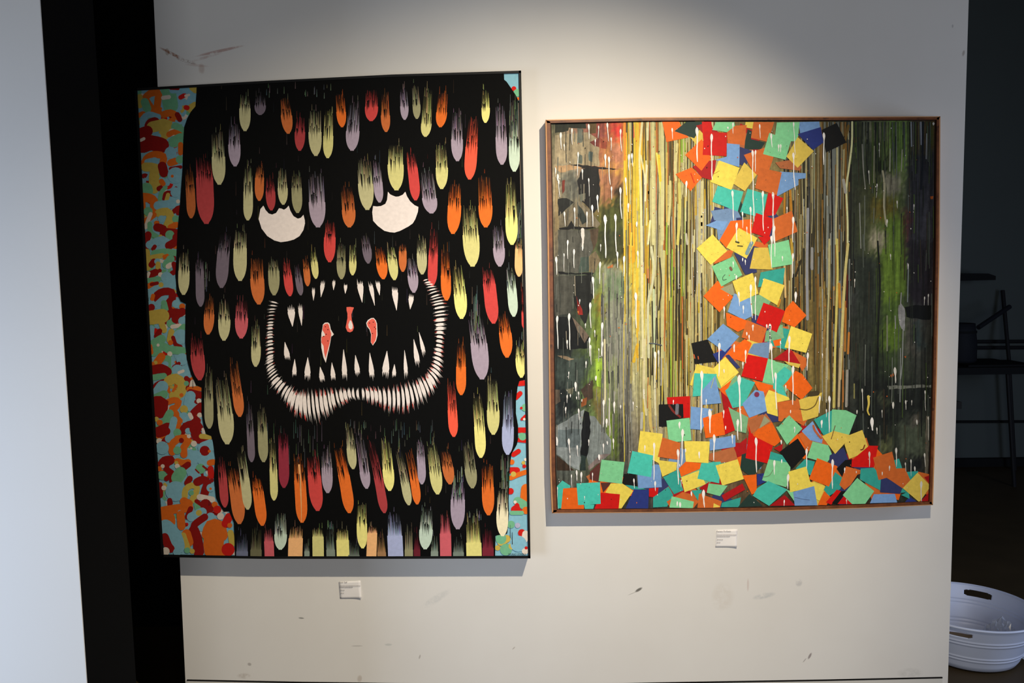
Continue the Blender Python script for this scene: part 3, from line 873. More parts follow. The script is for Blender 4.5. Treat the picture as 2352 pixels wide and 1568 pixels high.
seg = []
for i in range(len(INN) - 1):
    li = math.hypot(INN[i + 1][0] - INN[i][0], INN[i + 1][1] - INN[i][1])
    lo = math.hypot(OUT[i + 1][0] - OUT[i][0], OUT[i + 1][1] - OUT[i][1])
    seg.append((li + lo) / 2)
tot = sum(seg)
pitchpos, s = [], 0.0
while s < tot:
    acc, i = 0.0, 0
    while i < len(seg) - 1 and acc + seg[i] < s:
        acc += seg[i]
        i += 1
    pitchpos.append((i, (s - acc) / seg[i], seg[i]))
    s += rnd.uniform(9.4, 11.2) if 5 < i < 26 else rnd.uniform(6.0, 9.5)
RED = lin((214, 60, 48))
for (i, t, sg) in pitchpos:
    a = (INN[i][0] + (INN[i + 1][0] - INN[i][0]) * t, INN[i][1] + (INN[i + 1][1] - INN[i][1]) * t)
    b = (OUT[i][0] + (OUT[i + 1][0] - OUT[i][0]) * t, OUT[i][1] + (OUT[i + 1][1] - OUT[i][1]) * t)
    dx, dy = b[0] - a[0], b[1] - a[1]
    m = math.hypot(dx, dy)
    nx, ny = -dy / m, dx / m
    thin = i < 2 or i > 27
    w = (3.2 if thin else 8.0 if 6 <= i < 26 else 5.0) * rnd.uniform(0.7, 1.15)
    bow = rnd.uniform(1.2, 2.6) * (1 if i < 14 else -1) * (0.5 if thin else 1)
    redend = rnd.random() < (0.85 if i > 15 else 0.4)
    ragged = 0.12 if (2 <= i < 7 or 22 < i < 28) else 0.0
    fs = []

    def pt(t, hh, c):
        o = bow * math.sin(math.pi * max(0, min(1, t)))
        return (a[0] + dx * t + nx * (hh * w + o), a[1] + dy * t + ny * (hh * w + o), c)
    core = [(0.20, .36), (0.33, .47), (0.5, .5), (0.62, .46), (0.70, .42)]
    fs.append([pt(t, hh, WH) for t, hh in core] + [pt(t, -hh, WH) for t, hh in core[::-1]])
    npg = 3 if thin else 4
    for q in range(npg):
        u = (q + .5) / npg * .74 - .37
        e = rnd.choice([rnd.uniform(-.08, .06), rnd.uniform(.02, .14)])
        c1 = RED if redend and rnd.random() < .55 else tuple(v * .6 for v in WH)
        e += rnd.uniform(0, ragged * 1.6)
        fs.append([pt(.23, u - .10, WH), pt(e, u, c1), pt(.23, u + .10, WH)])
        u = (q + .5) / npg * .86 - .43
        e = rnd.choice([rnd.uniform(.94, 1.08), rnd.uniform(.80, .95)])
        c1 = RED if redend and rnd.random() < .5 else tuple(v * .6 for v in WH)
        e -= rnd.uniform(0, ragged)
        fs.append([pt(.66, u - .11, WH), pt(e, u, c1), pt(.66, u + .11, WH)])
    A1.k = KB + 16
    A1.put('lip_stroke', fs, 'paint')
    if redend:
        A1.put('red_fleck', [[pt(.02, -.1, RED), pt(.2, -.36, RED), pt(.26, -.1, RED)]] if rnd.random() < .5 else [[pt(.74, .2, RED), pt(.96, .1, RED), pt(.8, .42, RED)]], 'paint')


# ------------------------------------------------------------------ lettering
def letters(name, txt, x0, yb, x1, hpx, y, mat, parent):
    """words from pixel (x0, yb) to x1 on the plane at depth y, as mesh letters"""
    cu = bpy.data.curves.new(name, 'FONT')
    cu.body = txt
    cu.resolution_u = 2
    tmp = bpy.data.objects.new(name, cu)
    COL.objects.link(tmp)
    bpy.context.view_layer.update()
    me = bpy.data.meshes.new_from_object(tmp.evaluated_get(bpy.context.evaluated_depsgraph_get()))
    COL.objects.unlink(tmp)
    bpy.data.objects.remove(tmp)
    xs = [v.co.x for v in me.vertices]
    ys = [v.co.y for v in me.vertices]
    q0, q1 = P(x0, yb, y), P(x1, yb, y)
    off = parent_world(parent)
    ex = (q1 - q0)
    ez = P(x0, yb - hpx, y) - q0
    for v in me.vertices:
        s_ = (v.co.x - min(xs)) / (max(xs) - min(xs))
        t_ = v.co.y / max(ys)
        v.co = q0 + ex * s_ + ez * t_ - off
    me.materials.clear()
    me.materials.append(M[mat])
    me.name = name
    o = bpy.data.objects.new(name, me)
    COL.objects.link(o)
    o.parent = parent
    return o


letters('signature', 'SPUNO STREET', 1167, 1274.6, 1208, 4.2, P1Y - (KB + 25) * A1.eps, 'siginK', p1)
# ------------------------------------------------------------------ paper-squares painting (right)
rnd = random.Random(21)
P2Y = -0.043
P2_OUT = {'t': [(1253, 275), (1480, 269.5), (1700, 268.3), (2000, 267.6), (2160, 267)], 'r': [(2160, 267), (2158.5, 570), (2152, 870), (2144.5, 1120), (2143, 1159.5)],
          'b': [(2143, 1159.5), (2000, 1166), (1780, 1173.5), (1500, 1177), (1268, 1178.5)], 'l': [(1268, 1178.5), (1264, 1080), (1261, 820), (1258, 550), (1253, 275)]}
base = P(1705, 1178, -0.02)
p2 = empty('squares_painting', (base.x, -0.02, base.z))
tag(p2, 'square brown framed canvas of tumbling coloured paper squares over dripping paint, right', 'painting')
P2_IN = [(1264, 279.5), (1480, 276.5), (1700, 275.5), (2000, 275.5), (2149, 275), (2148, 570), (2142, 870), (2136.5, 1120), (2136, 1155.5),
         (2000, 1160.5), (1780, 1167.5), (1500, 1170.5), (1275, 1171), (1275, 1080), (1272.5, 820), (1269, 550)]
prism('canvas', [xz(a, b, P2Y + 0.002) for a, b in P2_IN], P2Y + 0.002, -0.002, 'wooddark', p2)
# frame: pale outer bead, brown face, dark inner groove on each side
NR = {'t': [(0.5, 1), (0, 1), (0, 1), (0, 1), (-0.5, 1)], 'r': [(-1, 0.4)] + [(-1, 0)] * 3 + [(-1, -0.4)],
      'b': [(-0.5, -1), (0, -1), (0, -1), (0, -1), (0.5, -1)], 'l': [(1, -0.4)] + [(1, 0)] * 3 + [(1, 0.4)]}
WD = {'t': (2.0, 5.5, 2.0), 'r': (2.5, 5.5, 3.0), 'b': (2.0, 5.5, 2.0), 'l': (3.0, 8.0, 2.5)}
for s_ in 'trbl':
    a, b, c = WD[s_]
    fr = rail('frame_rail', P2_OUT[s_], b, NR[s_], -0.0515, -0.001, 'wood', p2, off=a)
    rail('edge_bead', P2_OUT[s_], a, NR[s_], -0.0500, -0.001, 'woodlight', fr)
    rail('inner_groove', P2_OUT[s_], c, NR[s_], -0.0465, -0.010, 'wooddark', fr, off=a + b)
A2 = Panel(p2, P2Y, P2_IN, 0.0000065)

# --- poured ground: colour grid
GX = [1265, 1310, 1370, 1430, 1480, 1540, 1600, 1700, 1850, 1900, 1950, 2000, 2050, 2100, 2150]
GY = [280, 400, 520, 640, 760, 880, 1000, 1160]
GC = [[(70, 75, 55), (150, 125, 100), (120, 50, 45), (200, 110, 60), (220, 150, 60), (190, 110, 50), (150, 110, 60), (120, 100, 60), (100, 90, 60), (80, 70, 40), (45, 50, 40), (80, 88, 60), (95, 118, 60), (64, 62, 48), (80, 64, 40)],
      [(165, 150, 120), (140, 135, 115), (170, 120, 90), (215, 175, 50), (190, 190, 60), (180, 170, 80), (160, 150, 100), (130, 120, 80), (120, 105, 60), (85, 75, 45), (45, 48, 40), (60, 65, 40), (85, 100, 50), (55, 60, 50), (55, 50, 40)],
      [(170, 150, 115), (75, 75, 65), (70, 75, 40), (205, 165, 40), (185, 180, 70), (170, 160, 90), (165, 155, 105), (130, 120, 80), (120, 100, 50), (90, 80, 45), (40, 45, 38), (75, 80, 50), (90, 112, 48), (55, 55, 60), (60, 45, 40)],
      [(90, 90, 82), (75, 80, 70), (100, 115, 80), (200, 170, 50), (190, 185, 100), (175, 165, 105), (165, 150, 100), (130, 115, 70), (105, 95, 60), (130, 110, 55), (45, 50, 45), (52, 62, 40), (82, 110, 40), (30, 32, 38), (45, 35, 32)],
      [(30, 33, 35), (35, 38, 35), (110, 130, 80), (140, 140, 110), (190, 180, 110), (180, 165, 100), (160, 145, 95), (130, 110, 65), (110, 95, 50), (140, 110, 60), (50, 52, 45), (40, 45, 38), (70, 92, 42), (60, 62, 58), (45, 45, 40)],
      [(45, 55, 52), (50, 60, 55), (120, 150, 60), (140, 138, 120), (180, 175, 120), (185, 170, 110), (170, 150, 100), (130, 110, 70), (95, 85, 50), (135, 115, 60), (55, 58, 50), (30, 35, 32), (35, 42, 32), (55, 58, 50), (40, 42, 38)],
      [(85, 92, 90), (95, 105, 100), (100, 120, 80), (95, 92, 85), (150, 140, 115), (150, 140, 110), (150, 140, 110), (120, 100, 70), (80, 75, 50), (90, 80, 60), (30, 33, 30), (26, 29, 27), (42, 47, 38), (55, 60, 52), (40, 42, 38)],
      [(60, 60, 50), (80, 80, 70), (60, 50, 45), (40, 45, 40), (60, 60, 60), (70, 60, 50), (90, 70, 50), (90, 70, 50), (60, 55, 40), (50, 50, 40), (50, 45, 38), (60, 52, 40), (40, 42, 36), (60, 62, 50), (60, 40, 34)]]


def ground(x, y):
    i = max(0, min(len(GX) - 2, sum(1 for g in GX if g <= x) - 1))
    j = max(0, min(len(GY) - 2, sum(1 for g in GY if g <= y) - 1))
    u = max(0, min(1, (x - GX[i]) / (GX[i + 1] - GX[i])))
    v = max(0, min(1, (y - GY[j]) / (GY[j + 1] - GY[j])))
    return [sum(w * GC[b][a][k] for w, a, b in (((1 - u) * (1 - v), i, j), (u * (1 - v), i + 1, j), ((1 - u) * v, i, j + 1), (u * v, i + 1, j + 1)))
            for k in range(3)]


# torn collage patches, left edge and right side (~ marks the blurred ones that belong to the ground)
PT = '''N1 165,150,120:190,320;420,300;640,280;760,380;765,690;390,660;200,665|N1 42,46,36:210,170;600,165;612,235;400,225;395,260;210,300|N1 95,75,45:640,165;730,165;725,290;640,300|N1 120,55,50:650,400;770,350;765,460;700,440
N1 105,110,100:500,230;570,240;560,400;500,420|N1 96,104,95:520,540;560,560;560,660;500,650|N1 92,108,105:640,510;690,520;680,640;640,620|N1 35,32,32:385,660;620,675;860,710;1040,730;760,720;560,715|N1 188,152,112:215,690;400,668;560,705;300,765|N1 30,30,31:560,720;760,700;775,1000;740,1200;700,1250;540,1100;500,860
~N1 98,98,88:280,780;500,740;510,1060;420,1100;350,1080|~N1 70,72,68:440,820;540,860;560,980;460,1000|N1 165,145,105:210,760;270,800;275,1440;225,1490|N1 120,52,42:320,860;355,850;350,980;325,1020|N1 110,112,98:520,1030;600,1010;600,1080;540,1120|N1 128,118,97:510,1100;640,1200;780,1380;740,1430;500,1410;290,1400;330,1250;450,1160
N1 28,28,28:380,1430;430,1340;480,1425|N1 52,60,56:500,1120;560,1200;620,1350;560,1390;520,1300|N1 24,24,26:280,1432;480,1415;640,1425;740,1420;640,1442;290,1448|N1 40,42,40:270,1080;370,1070;460,1120;330,1240;275,1290
N1 150,70,50:770,340;860,400;850,480;780,470|~N1 196,44,44:930,170;1010,170;1070,330;960,360;920,260|~N1 120,60,60:770,170;840,170;840,370;780,330|~N1 175,115,92:890,420;1080,360;1090,700;900,700|~N1 150,100,75:770,760;1060,740;1070,960;830,1180;780,1000|~N1 30,28,20:960,940;1050,900;1080,1360;1000,1330;940,1060
~N1 62,70,34:790,1180;1000,1090;1080,1350;1090,1568;760,1568|N2 92,92,84:270,40;740,40;740,180;640,370;540,560;270,540|N2 92,76,60:650,40;760,20;740,180;690,300|N2 72,86,78:540,370;640,360;640,540;520,560|N2 126,112,86:640,360;720,290;780,400;700,560;640,540|N2 26,27,28:270,540;480,562;700,555;690,580;480,578;280,575
N2 77,77,70:240,600;480,580;460,820;420,1040;240,1080|N2 36,38,36:480,590;700,590;690,850;600,1200;540,1090;460,900|~N2 58,70,60:480,600;560,600;560,860;490,820|N2 25,27,28:230,1080;440,1090;640,1310;640,1460;240,1480|N2 122,106,92:440,1090;560,1210;640,1310;590,1400;500,1250|N2 150,42,36:490,830;540,950;570,1060;510,1060|N2 230,130,60:500,1020;520,1010;520,1050
~N2 50,55,36:760,60;1090,40;1100,300;1000,480;800,430;740,300|~N2 132,136,122:800,480;990,460;1110,620;1120,900;1130,1568;840,1568;820,900|~N2 112,132,100:880,540;1110,600;1110,850;880,880;830,700|N2 196,120,70:860,490;930,450;930,490;870,505|N2 220,120,50:985,1215;1010,1205;1010,1225|N2 220,120,50:1075,1170;1105,1155;1085,1185|~N2 116,132,46:690,880;810,700;825,900;790,1560;700,1560|~N2 140,90,50:720,820;760,860;820,1060;780,1060
~N3 62,72,67:230,210;420,220;650,190;660,330;560,560;520,700;380,640;290,500;240,450|N3 150,130,105:260,190;330,190;470,230;400,250;330,225|~N3 28,33,34:240,480;380,640;540,800;390,900;250,1030|N3 96,84,72:235,600;290,600;300,740;240,780|N3 120,118,98:360,590;460,570;440,660;390,640|N3 166,202,70:715,230;800,220;832,590;740,560|~N3 132,126,56:690,560;832,600;820,720;690,730
N3 78,64,54:540,600;690,480;690,700;610,740|N3 146,84,46:545,720;620,690;610,780;550,810|~N3 30,28,28:640,520;690,500;660,740;620,860;590,800|~N3 104,84,52:690,720;820,730;810,1020;730,960|~N3 100,122,40:850,850;1000,950;1000,1440;930,1420;850,1150|~N3 48,46,44:1005,930;1110,760;1120,1200;1040,1568;1010,1420|N3 66,50,38:240,1380;470,1568;240,1568
N3 142,150,150:235,1055;420,930;590,830;562,1000;552,1290;530,1568;460,1540;240,1370|N3 132,140,138:650,910;710,920;830,1090;910,1200;900,1370;640,1568;615,1400|N3 112,124,126:270,1080;540,1070;540,1300;270,1290|N3 22,24,26:590,850;640,870;662,1000;640,1290;610,1420;540,1400;550,1200;560,1000|N3 46,60,56:545,1380;610,1400;605,1568;530,1568|~N3 140,162,122:740,1060;820,1120;810,1300;740,1370
N3 142,126,122:770,1380;900,1370;640,1568;630,1520
~Q1 105,132,60:880,150;1120,150;1120,500;1040,900;940,800;900,350|~Q1 110,110,86:620,150;880,150;860,340;640,330|~Q1 50,58,42:480,300;740,400;740,740;480,900|~Q1 25,30,20:740,560;880,560;880,740;740,750|~Q1 122,117,102:790,740;1040,720;1040,950;860,1020|~Q1 50,50,57:1130,500;1420,450;1420,1568;1090,1568|~Q1 76,63,38:1150,150;1420,150;1420,480;1140,500|~Q1 82,36,40:1060,1150;1140,1200;1100,1568;1050,1400
~Q1 98,86,34:700,1020;960,1020;980,1220;720,1250|~Q1 96,122,46:860,1200;1060,1200;1060,1568;860,1568|~Q1 142,136,116:690,1400;720,1365;760,1350;830,1380;850,1430;800,1568;690,1568|Q1 120,60,40:490,320;550,320;545,370;490,385|Q1 200,100,40:1355,985;1390,980;1385,1015;1360,1015
~Q2 92,117,42:820,100;1090,100;1100,640;830,720;780,400|~Q2 142,136,116:690,0;850,0;840,90;760,140;700,120|~Q2 42,48,42:450,200;790,200;780,960;520,1000|~Q2 32,28,34:1090,30;1420,30;1370,740;1110,720|Q2 15,17,16:1070,760;1200,735;1370,740;1360,900;1260,900;1090,870|~Q2 82,80,72:1080,890;1200,885;1240,900;1262,1000;1230,1300;1060,1290|~Q2 40,52,52:1160,920;1240,930;1290,1240;1170,1190
~Q2 86,112,36:840,940;1010,940;1010,1220;820,1210|Q2 152,152,152:1000,740;1030,720;1070,780;1075,880;1065,1030;1030,1000;1000,900|~Q2 60,62,60:460,580;530,590;520,840;450,870
~Q3 28,31,28:480,340;1000,370;1370,400;1370,700;1100,740;900,860;620,860;520,600|Q3 122,124,114:870,420;1365,410;1365,440;890,460|~Q3 72,78,56:750,530;790,530;920,600;860,660;800,600|~Q3 72,80,64:1000,870;1310,860;1320,1200;1000,1200|~Q3 97,102,66:780,1040;930,1020;900,1180;780,1180|~Q3 28,30,30:1120,1230;1290,1210;1290,1400;1120,1420|Q3 110,105,92:1310,760;1350,760;1330,1450;1290,1450|~Q3 100,92,84:1150,780;1230,760;1230,860;1170,860
Q3 200,100,40:905,300;940,280;945,310;915,325|Q3 190,95,45:1060,90;1085,85;1080,110|~Q3 40,46,44:500,720;600,760;620,960;520,1000'''
SOFT = []
for item in PT.replace('\n', '|').split('|'):
    if item.startswith('~'):
        hd, bd = item[1:].split(':')
        c, rgb = hd.split(' ')
        q = px(c, [tuple(map(float, q.split(','))) for q in bd.split(';')])
        SOFT.append((min(a for a, b in q) - 12, max(a for a, b in q) + 12, min(b for a, b in q) - 12, max(b for a, b in q) + 12, q,
                     tuple(map(int, rgb.split(',')))))


def soft(col, x, y):
    """blurred blotches of the ground"""
    for (x0, x1, y0, y1, q, rgb) in SOFT:
        if not (x0 < x < x1 and y0 < y < y1):
            continue
        ins, dm = False, 1e9
        for n_ in range(len(q)):
            (ax, ay), (bx, by) = q[n_ - 1], q[n_]
            if (ay > y) != (by > y) and x < (bx - ax) * (y - ay) / (by - ay) + ax:
                ins = not ins
            ll = (bx - ax) ** 2 + (by - ay) ** 2 or 1
            t = max(0, min(1, ((x - ax) * (bx - ax) + (y - ay) * (by - ay)) / ll))
            dm = min(dm, math.hypot(x - ax - t * (bx - ax), y - ay - t * (by - ay)))
        w = max(0, min(1, 0.5 + (dm if ins else -dm) / 22))
        w = w * w * (3 - 2 * w) * 0.92
        col = [a + (b - a) * w for a, b in zip(col, rgb)]
    return col


NXG, NYG = 190, 140
vs, fs, cs = [], [], []
for j in range(NYG + 1):
    v = j / NYG
    for i in range(NXG + 1):
        u = i / NXG
        x = (1266 + (2147 - 1266) * u) * (1 - v) + (1276 + (2136 - 1276) * u) * v
        y = (281 - 4 * u) * (1 - v) + (1169 - 14 * u + 10 * u * (1 - u)) * v
        vs.append(P(x, y, P2Y))
        jit = 1 + 0.16 * math.sin(x * 0.9 + 3 * math.sin(y * 0.021)) * rnd.random()
        cs.append(lin([min(255, max(0, c * jit)) for c in soft(ground(x + rnd.uniform(-5, 5), y + rnd.uniform(-14, 14)), x + rnd.uniform(-5, 5), y + rnd.uniform(-9, 9))]))
for j in range(NYG):
    for i in range(NXG):
        a = j * (NXG + 1) + i
        fs.append([a + NXG + 1, a + NXG + 2, a + 1, a])
mesh_obj('poured_ground', vs, fs, 'streak', p2, cs)

# --- torn collage patches
for item in PT.replace('\n', '|').split('|'):
    if item.startswith('~'):
        continue
    hd, bd = item.split(':')
    c, rgb = hd.split(' ')
    poly = px(c, [tuple(map(float, q.split(','))) for q in bd.split(';')])
    # torn, slightly ragged outline
    rag = []
    for i, (x, y) in enumerate(poly):
        x2, y2 = poly[(i + 1) % len(poly)]
        n = max(1, int(math.hypot(x2 - x, y2 - y) / 9))
        for k_ in range(n):
            t = k_ / n
            j = 0 if k_ == 0 else 1.5
            rag.append((x + (x2 - x) * t + rnd.uniform(-j, j), y + (y2 - y) * t + rnd.uniform(-j, j)))
    A2.poly('collage_patch', rag, tuple(q * 0.8 for q in lin(tuple(map(int, rgb.split(','))))), 'streak')

# --- thin poured runs (hundreds, one joined part) and the broad ones (parts)
def run_faces(x, y0, y1, w, col, wob=1.2):
    pts, y, xx = [], y0, x
    while y < y1:
        pts.append((xx, y))
        y += rnd.uniform(30, 70)
        xx += rnd.uniform(-wob, wob)
    pts.append((xx, y1))
    return stroke(pts, w, col, w2=w * rnd.uniform(0.4, 1.0), caps=False, step=22.0)


PALL = [((232, 226, 168), 3), ((214, 208, 150), 4), ((198, 188, 130), 4), ((222, 196, 70), 3), ((206, 168, 46), 2), ((150, 116, 52), 3), ((96, 84, 44), 4), ((52, 48, 34), 6), ((160, 196, 66), 1), ((188, 186, 172), 2), ((200, 110, 50), 1)]
PALR = [((190, 180, 132), 2), ((150, 136, 96), 2), ((146, 106, 48), 3), ((104, 92, 56), 3), ((60, 58, 44), 4), ((36, 36, 32), 4), ((130, 136, 130), 2), ((170, 172, 160), 1)]
PALD = [((40, 46, 40), 4), ((60, 70, 56), 3), ((28, 30, 30), 3), ((96, 104, 96), 2), ((80, 104, 46), 3), ((120, 126, 116), 1), ((70, 60, 46), 1)]
pick = lambda pal: tuple(q * 0.72 for q in lin(rnd.choices([p[0] for p in pal], [p[1] for p in pal])[0]))
RUNS = '''M1 215,210,150 30:105,100;100,700;105,1568|M1 215,210,150 32:215,100;225,700;225,1000;215,1568|M1 244,236,120 20:150,480;175,700;200,900;205,1000|M1 204,190,138 75:670,820;672,1200;665,1568|M1 225,215,150 28:395,370;370,700;380,800|M1 230,226,180 20:45,110;40,320
M1 214,206,140 30:310,820;310,1050;290,1330|M1 206,180,90 24:270,480;265,900;270,1300|M1 214,204,110 34:420,840;425,1200;400,1568|M1 236,230,190 18:25,620;15,900;10,1050|M1 240,236,180 22:70,1290;45,1568|M1 220,150,50 40:155,880;150,960|M1 190,186,170 26:500,1450;515,1568|M1 160,205,60 45:75,540;70,1150|M1 160,205,60 40:180,960;175,1120
N1 236,228,172 26:1280,165;1250,560;1262,1000;1275,1568|N1 236,228,172 18:1265,560;1315,850;1320,1100|N1 238,230,190 18:1340,680;1325,830;1310,900|N1 226,196,60 80:1200,190;1200,700;1190,1200;1230,1568|N1 240,180,50 50:1110,760;1130,1000;1110,1300|N1 222,216,160 36:1420,180;1405,700;1410,1300;1420,1568|N1 215,210,150 30:1530,330;1520,900;1530,1568|N1 226,110,70 60:1150,190;1160,330|N1 170,205,70 50:1375,600;1375,1000;1380,1250|N1 240,210,60 30:1480,560;1500,860
N2 232,170,44 90:1150,0;1150,400|N2 232,226,178 28:1275,0;1280,700;1290,1568|N2 214,214,176 30:1390,250;1420,480;1400,700;1350,950;1360,1568|N2 205,200,140 34:1540,300;1530,900;1520,1568|N2 200,214,170 26:1420,760;1425,1200;1420,1500|N2 238,166,50 40:1340,220;1330,480|N2 60,56,40 18:1490,380;1510,700;1480,1000|N2 60,56,40 16:1400,900;1410,1400|N2 60,56,40 14:1450,1100;1440,1500|N2 232,190,70 24:1240,900;1230,1250|N2 226,176,44 30:1215,1440;1225,1568
N3 232,190,50 36:1225,60;1200,180;1180,260|N3 224,214,168 26:1310,0;1300,600;1330,900|N3 228,222,180 24:1440,160;1430,560;1440,900|N3 206,196,130 45:1530,0;1530,400;1520,760|N3 215,190,110 34:1365,560;1380,1000;1400,1100|N3 60,56,40 16:1410,100;1400,420|N3 236,232,210 20:1300,600;1300,700|N3 190,190,180 30:1280,880;1270,1060|N3 222,214,170 22:830,0;835,700;815,760|N3 200,196,170 14:885,700;890,1160|N3 40,40,38 12:875,380;885,520
M3 206,188,132 60:240,0;235,600;215,1000;230,1300|M3 180,172,150 40:300,0;290,250|M3 196,176,110 42:370,180;350,290|M3 40,40,36 26:420,200;440,290|M3 150,152,158 30:1405,0;1395,600;1400,1200|M3 50,44,30 22:1330,560;1270,730|M3 170,166,160 26:1450,520;1445,640|M3 196,160,60 26:1225,330;1240,560|M3 206,140,40 24:1100,990;1080,1060|M3 222,186,120 22:1150,620;1160,960|M3 30,30,30 18:380,330;395,400
M2 150,150,146 40:815,440;820,900;820,1568|M2 226,226,170 22:1345,105;1340,380;1300,700;1275,900;1290,1300;1290,1568|M2 190,184,140 24:1165,420;1165,800;1150,1300;1150,1568|M2 170,168,160 34:1240,800;1265,950|M2 150,110,40 40:930,440;925,900;935,1300|M2 150,148,110 18:885,480;890,900|M2 190,130,40 28:600,930;615,1160|M2 190,130,40 24:535,960;530,1200|M2 176,170,130 14:1295,180;1300,310|M2 166,162,150 36:1080,1300;1080,1568|M2 130,134,126 14:1070,480;1080,1200|M2 120,92,40 30:1300,150;1240,420
Q2 190,182,132 22:220,0;215,500;200,1000;195,1568|Q2 216,202,112 26:305,0;312,400;290,1100;275,1568|Q2 216,202,132 30:430,50;400,350;385,600;365,1000;340,1568|Q2 176,118,50 26:405,700;395,1250|Q2 196,136,50 30:330,500;340,760|Q2 196,140,40 36:260,360;265,560|Q2 110,80,36 40:90,0;70,700;60,1400|Q2 150,150,150 30:25,100;25,330|Q2 90,30,26 16:425,400;415,760|Q2 196,130,60 24:440,1050;430,1280
Q3 216,202,112 26:285,0;270,660|Q3 200,180,140 26:345,0;325,650|Q3 180,170,140 20:190,0;185,600|Q3 190,120,60 14:375,250;375,600|Q3 166,160,150 26:420,250;410,650|Q1 176,170,140 22:820,700;840,850;835,1100;860,1300|Q1 150,152,146 10:560,1060;575,1568|Q1 140,140,130 12:590,400;600,640;625,900|Q1 150,150,120 12:725,420;720,830|Q1 176,172,150 12:1040,460;1030,700|Q1 150,156,160 14:1140,150;1145,420|Q1 150,152,160 16:1250,150;1255,400|Q1 24,28,34 24:1275,150;1265,700;1250,900|Q1 150,152,150 12:1315,280;1310,560|Q1 180,176,160 12:905,450;900,700
Q2 150,150,150 12:1030,600;1020,760|Q2 146,150,146 12:1050,1020;1040,1400;1020,1568|Q2 150,150,146 12:960,860;965,1000|Q2 130,134,110 16:870,860;870,1250|Q2 130,140,140 12:1110,300;1100,700|Q2 150,146,150 14:1100,270;1105,330|Q2 26,28,26 18:765,20;790,500;770,1000;760,1500|Q3 140,144,140 12:1020,0;1015,600|Q3 20,22,20 18:770,0;755,230|Q3 150,146,90 14:500,400;500,560'''
for item in RUNS.replace('\n', '|').split('|'):
    hd, bd = item.split(':')
    c, rgb, w = hd.split(' ')
    if float(w) < 36:
        continue
    ps = px(c, [tuple(map(float, q.split(','))) for q in bd.split(';')])
    A2.put('poured_run', stroke(ps, float(w) / sc(c), tuple(q * 0.84 for q in lin(tuple(map(int, rgb.split(','))))), step=14.0), 'square')

fs = []
for i in range(400):
    x = rnd.uniform(1432, 1660) if i % 3 else rnd.uniform(1480, 1600)
    y0 = rnd.choice([280, rnd.uniform(280, 800)])
    y1 = min(1060 - max(0, x - 1560) * 0.3, y0 + rnd.uniform(80, 460))
    pal = PALL
    col = pick(pal)
    if x < 1480 and rnd.random() < 0.45:
        col = lin(rnd.choice([(222, 190, 60), (226, 170, 40), (210, 190, 70), (232, 130, 50)]))
    fs += run_faces(x, y0, y1, rnd.uniform(1.2, 4.6), col)
for i in range(260):
    x = rnd.uniform(1800, 1955)
    y0 = rnd.choice([280, rnd.uniform(280, 760)])
    fs += run_faces(x, y0, min(985, y0 + rnd.uniform(100, 420)), rnd.uniform(1.2, 4.5), pick(PALR))
for i in range(230):
    x = rnd.uniform(1950, 2144)
    y0 = rnd.choice([280, rnd.uniform(280, 980)])
    fs += run_faces(x, y0, min(1090, y0 + rnd.uniform(30, 160)), rnd.uniform(0.7, 2.4), pick(PALD))
for i in range(150):
    x = rnd.uniform(1380, 1452)
    y0 = rnd.uniform(620, 960)
    fs += run_faces(x, y0, min(1090, y0 + rnd.uniform(30, 140)), rnd.uniform(0.8, 2.6), pick([((150, 150, 140), 3), ((110, 108, 104), 3), ((174, 172, 158), 2), ((80, 82, 80), 2)]))
for i in range(110):
    x = rnd.uniform(1276, 1385)
    y0 = rnd.uniform(290, 1000)
    fs += run_faces(x, y0, y0 + rnd.uniform(12, 50), rnd.uniform(0.7, 2.2), pick([((120, 124, 116), 3), ((40, 44, 42), 3), ((160, 150, 130), 1), ((70, 74, 68), 2)]))
A2.put('fine_paint_runs', fs, 'square', kind='stuff')

for item in RUNS.replace('\n', '|').split('|'):
    hd, bd = item.split(':')
    c, rgb, w = hd.split(' ')
    if float(w) >= 36:
        continue
    ps = px(c, [tuple(map(float, q.split(','))) for q in bd.split(';')])
    A2.put('poured_run', stroke(ps, float(w) / sc(c), tuple(q * 0.84 for q in lin(tuple(map(int, rgb.split(','))))), step=14.0), 'square')

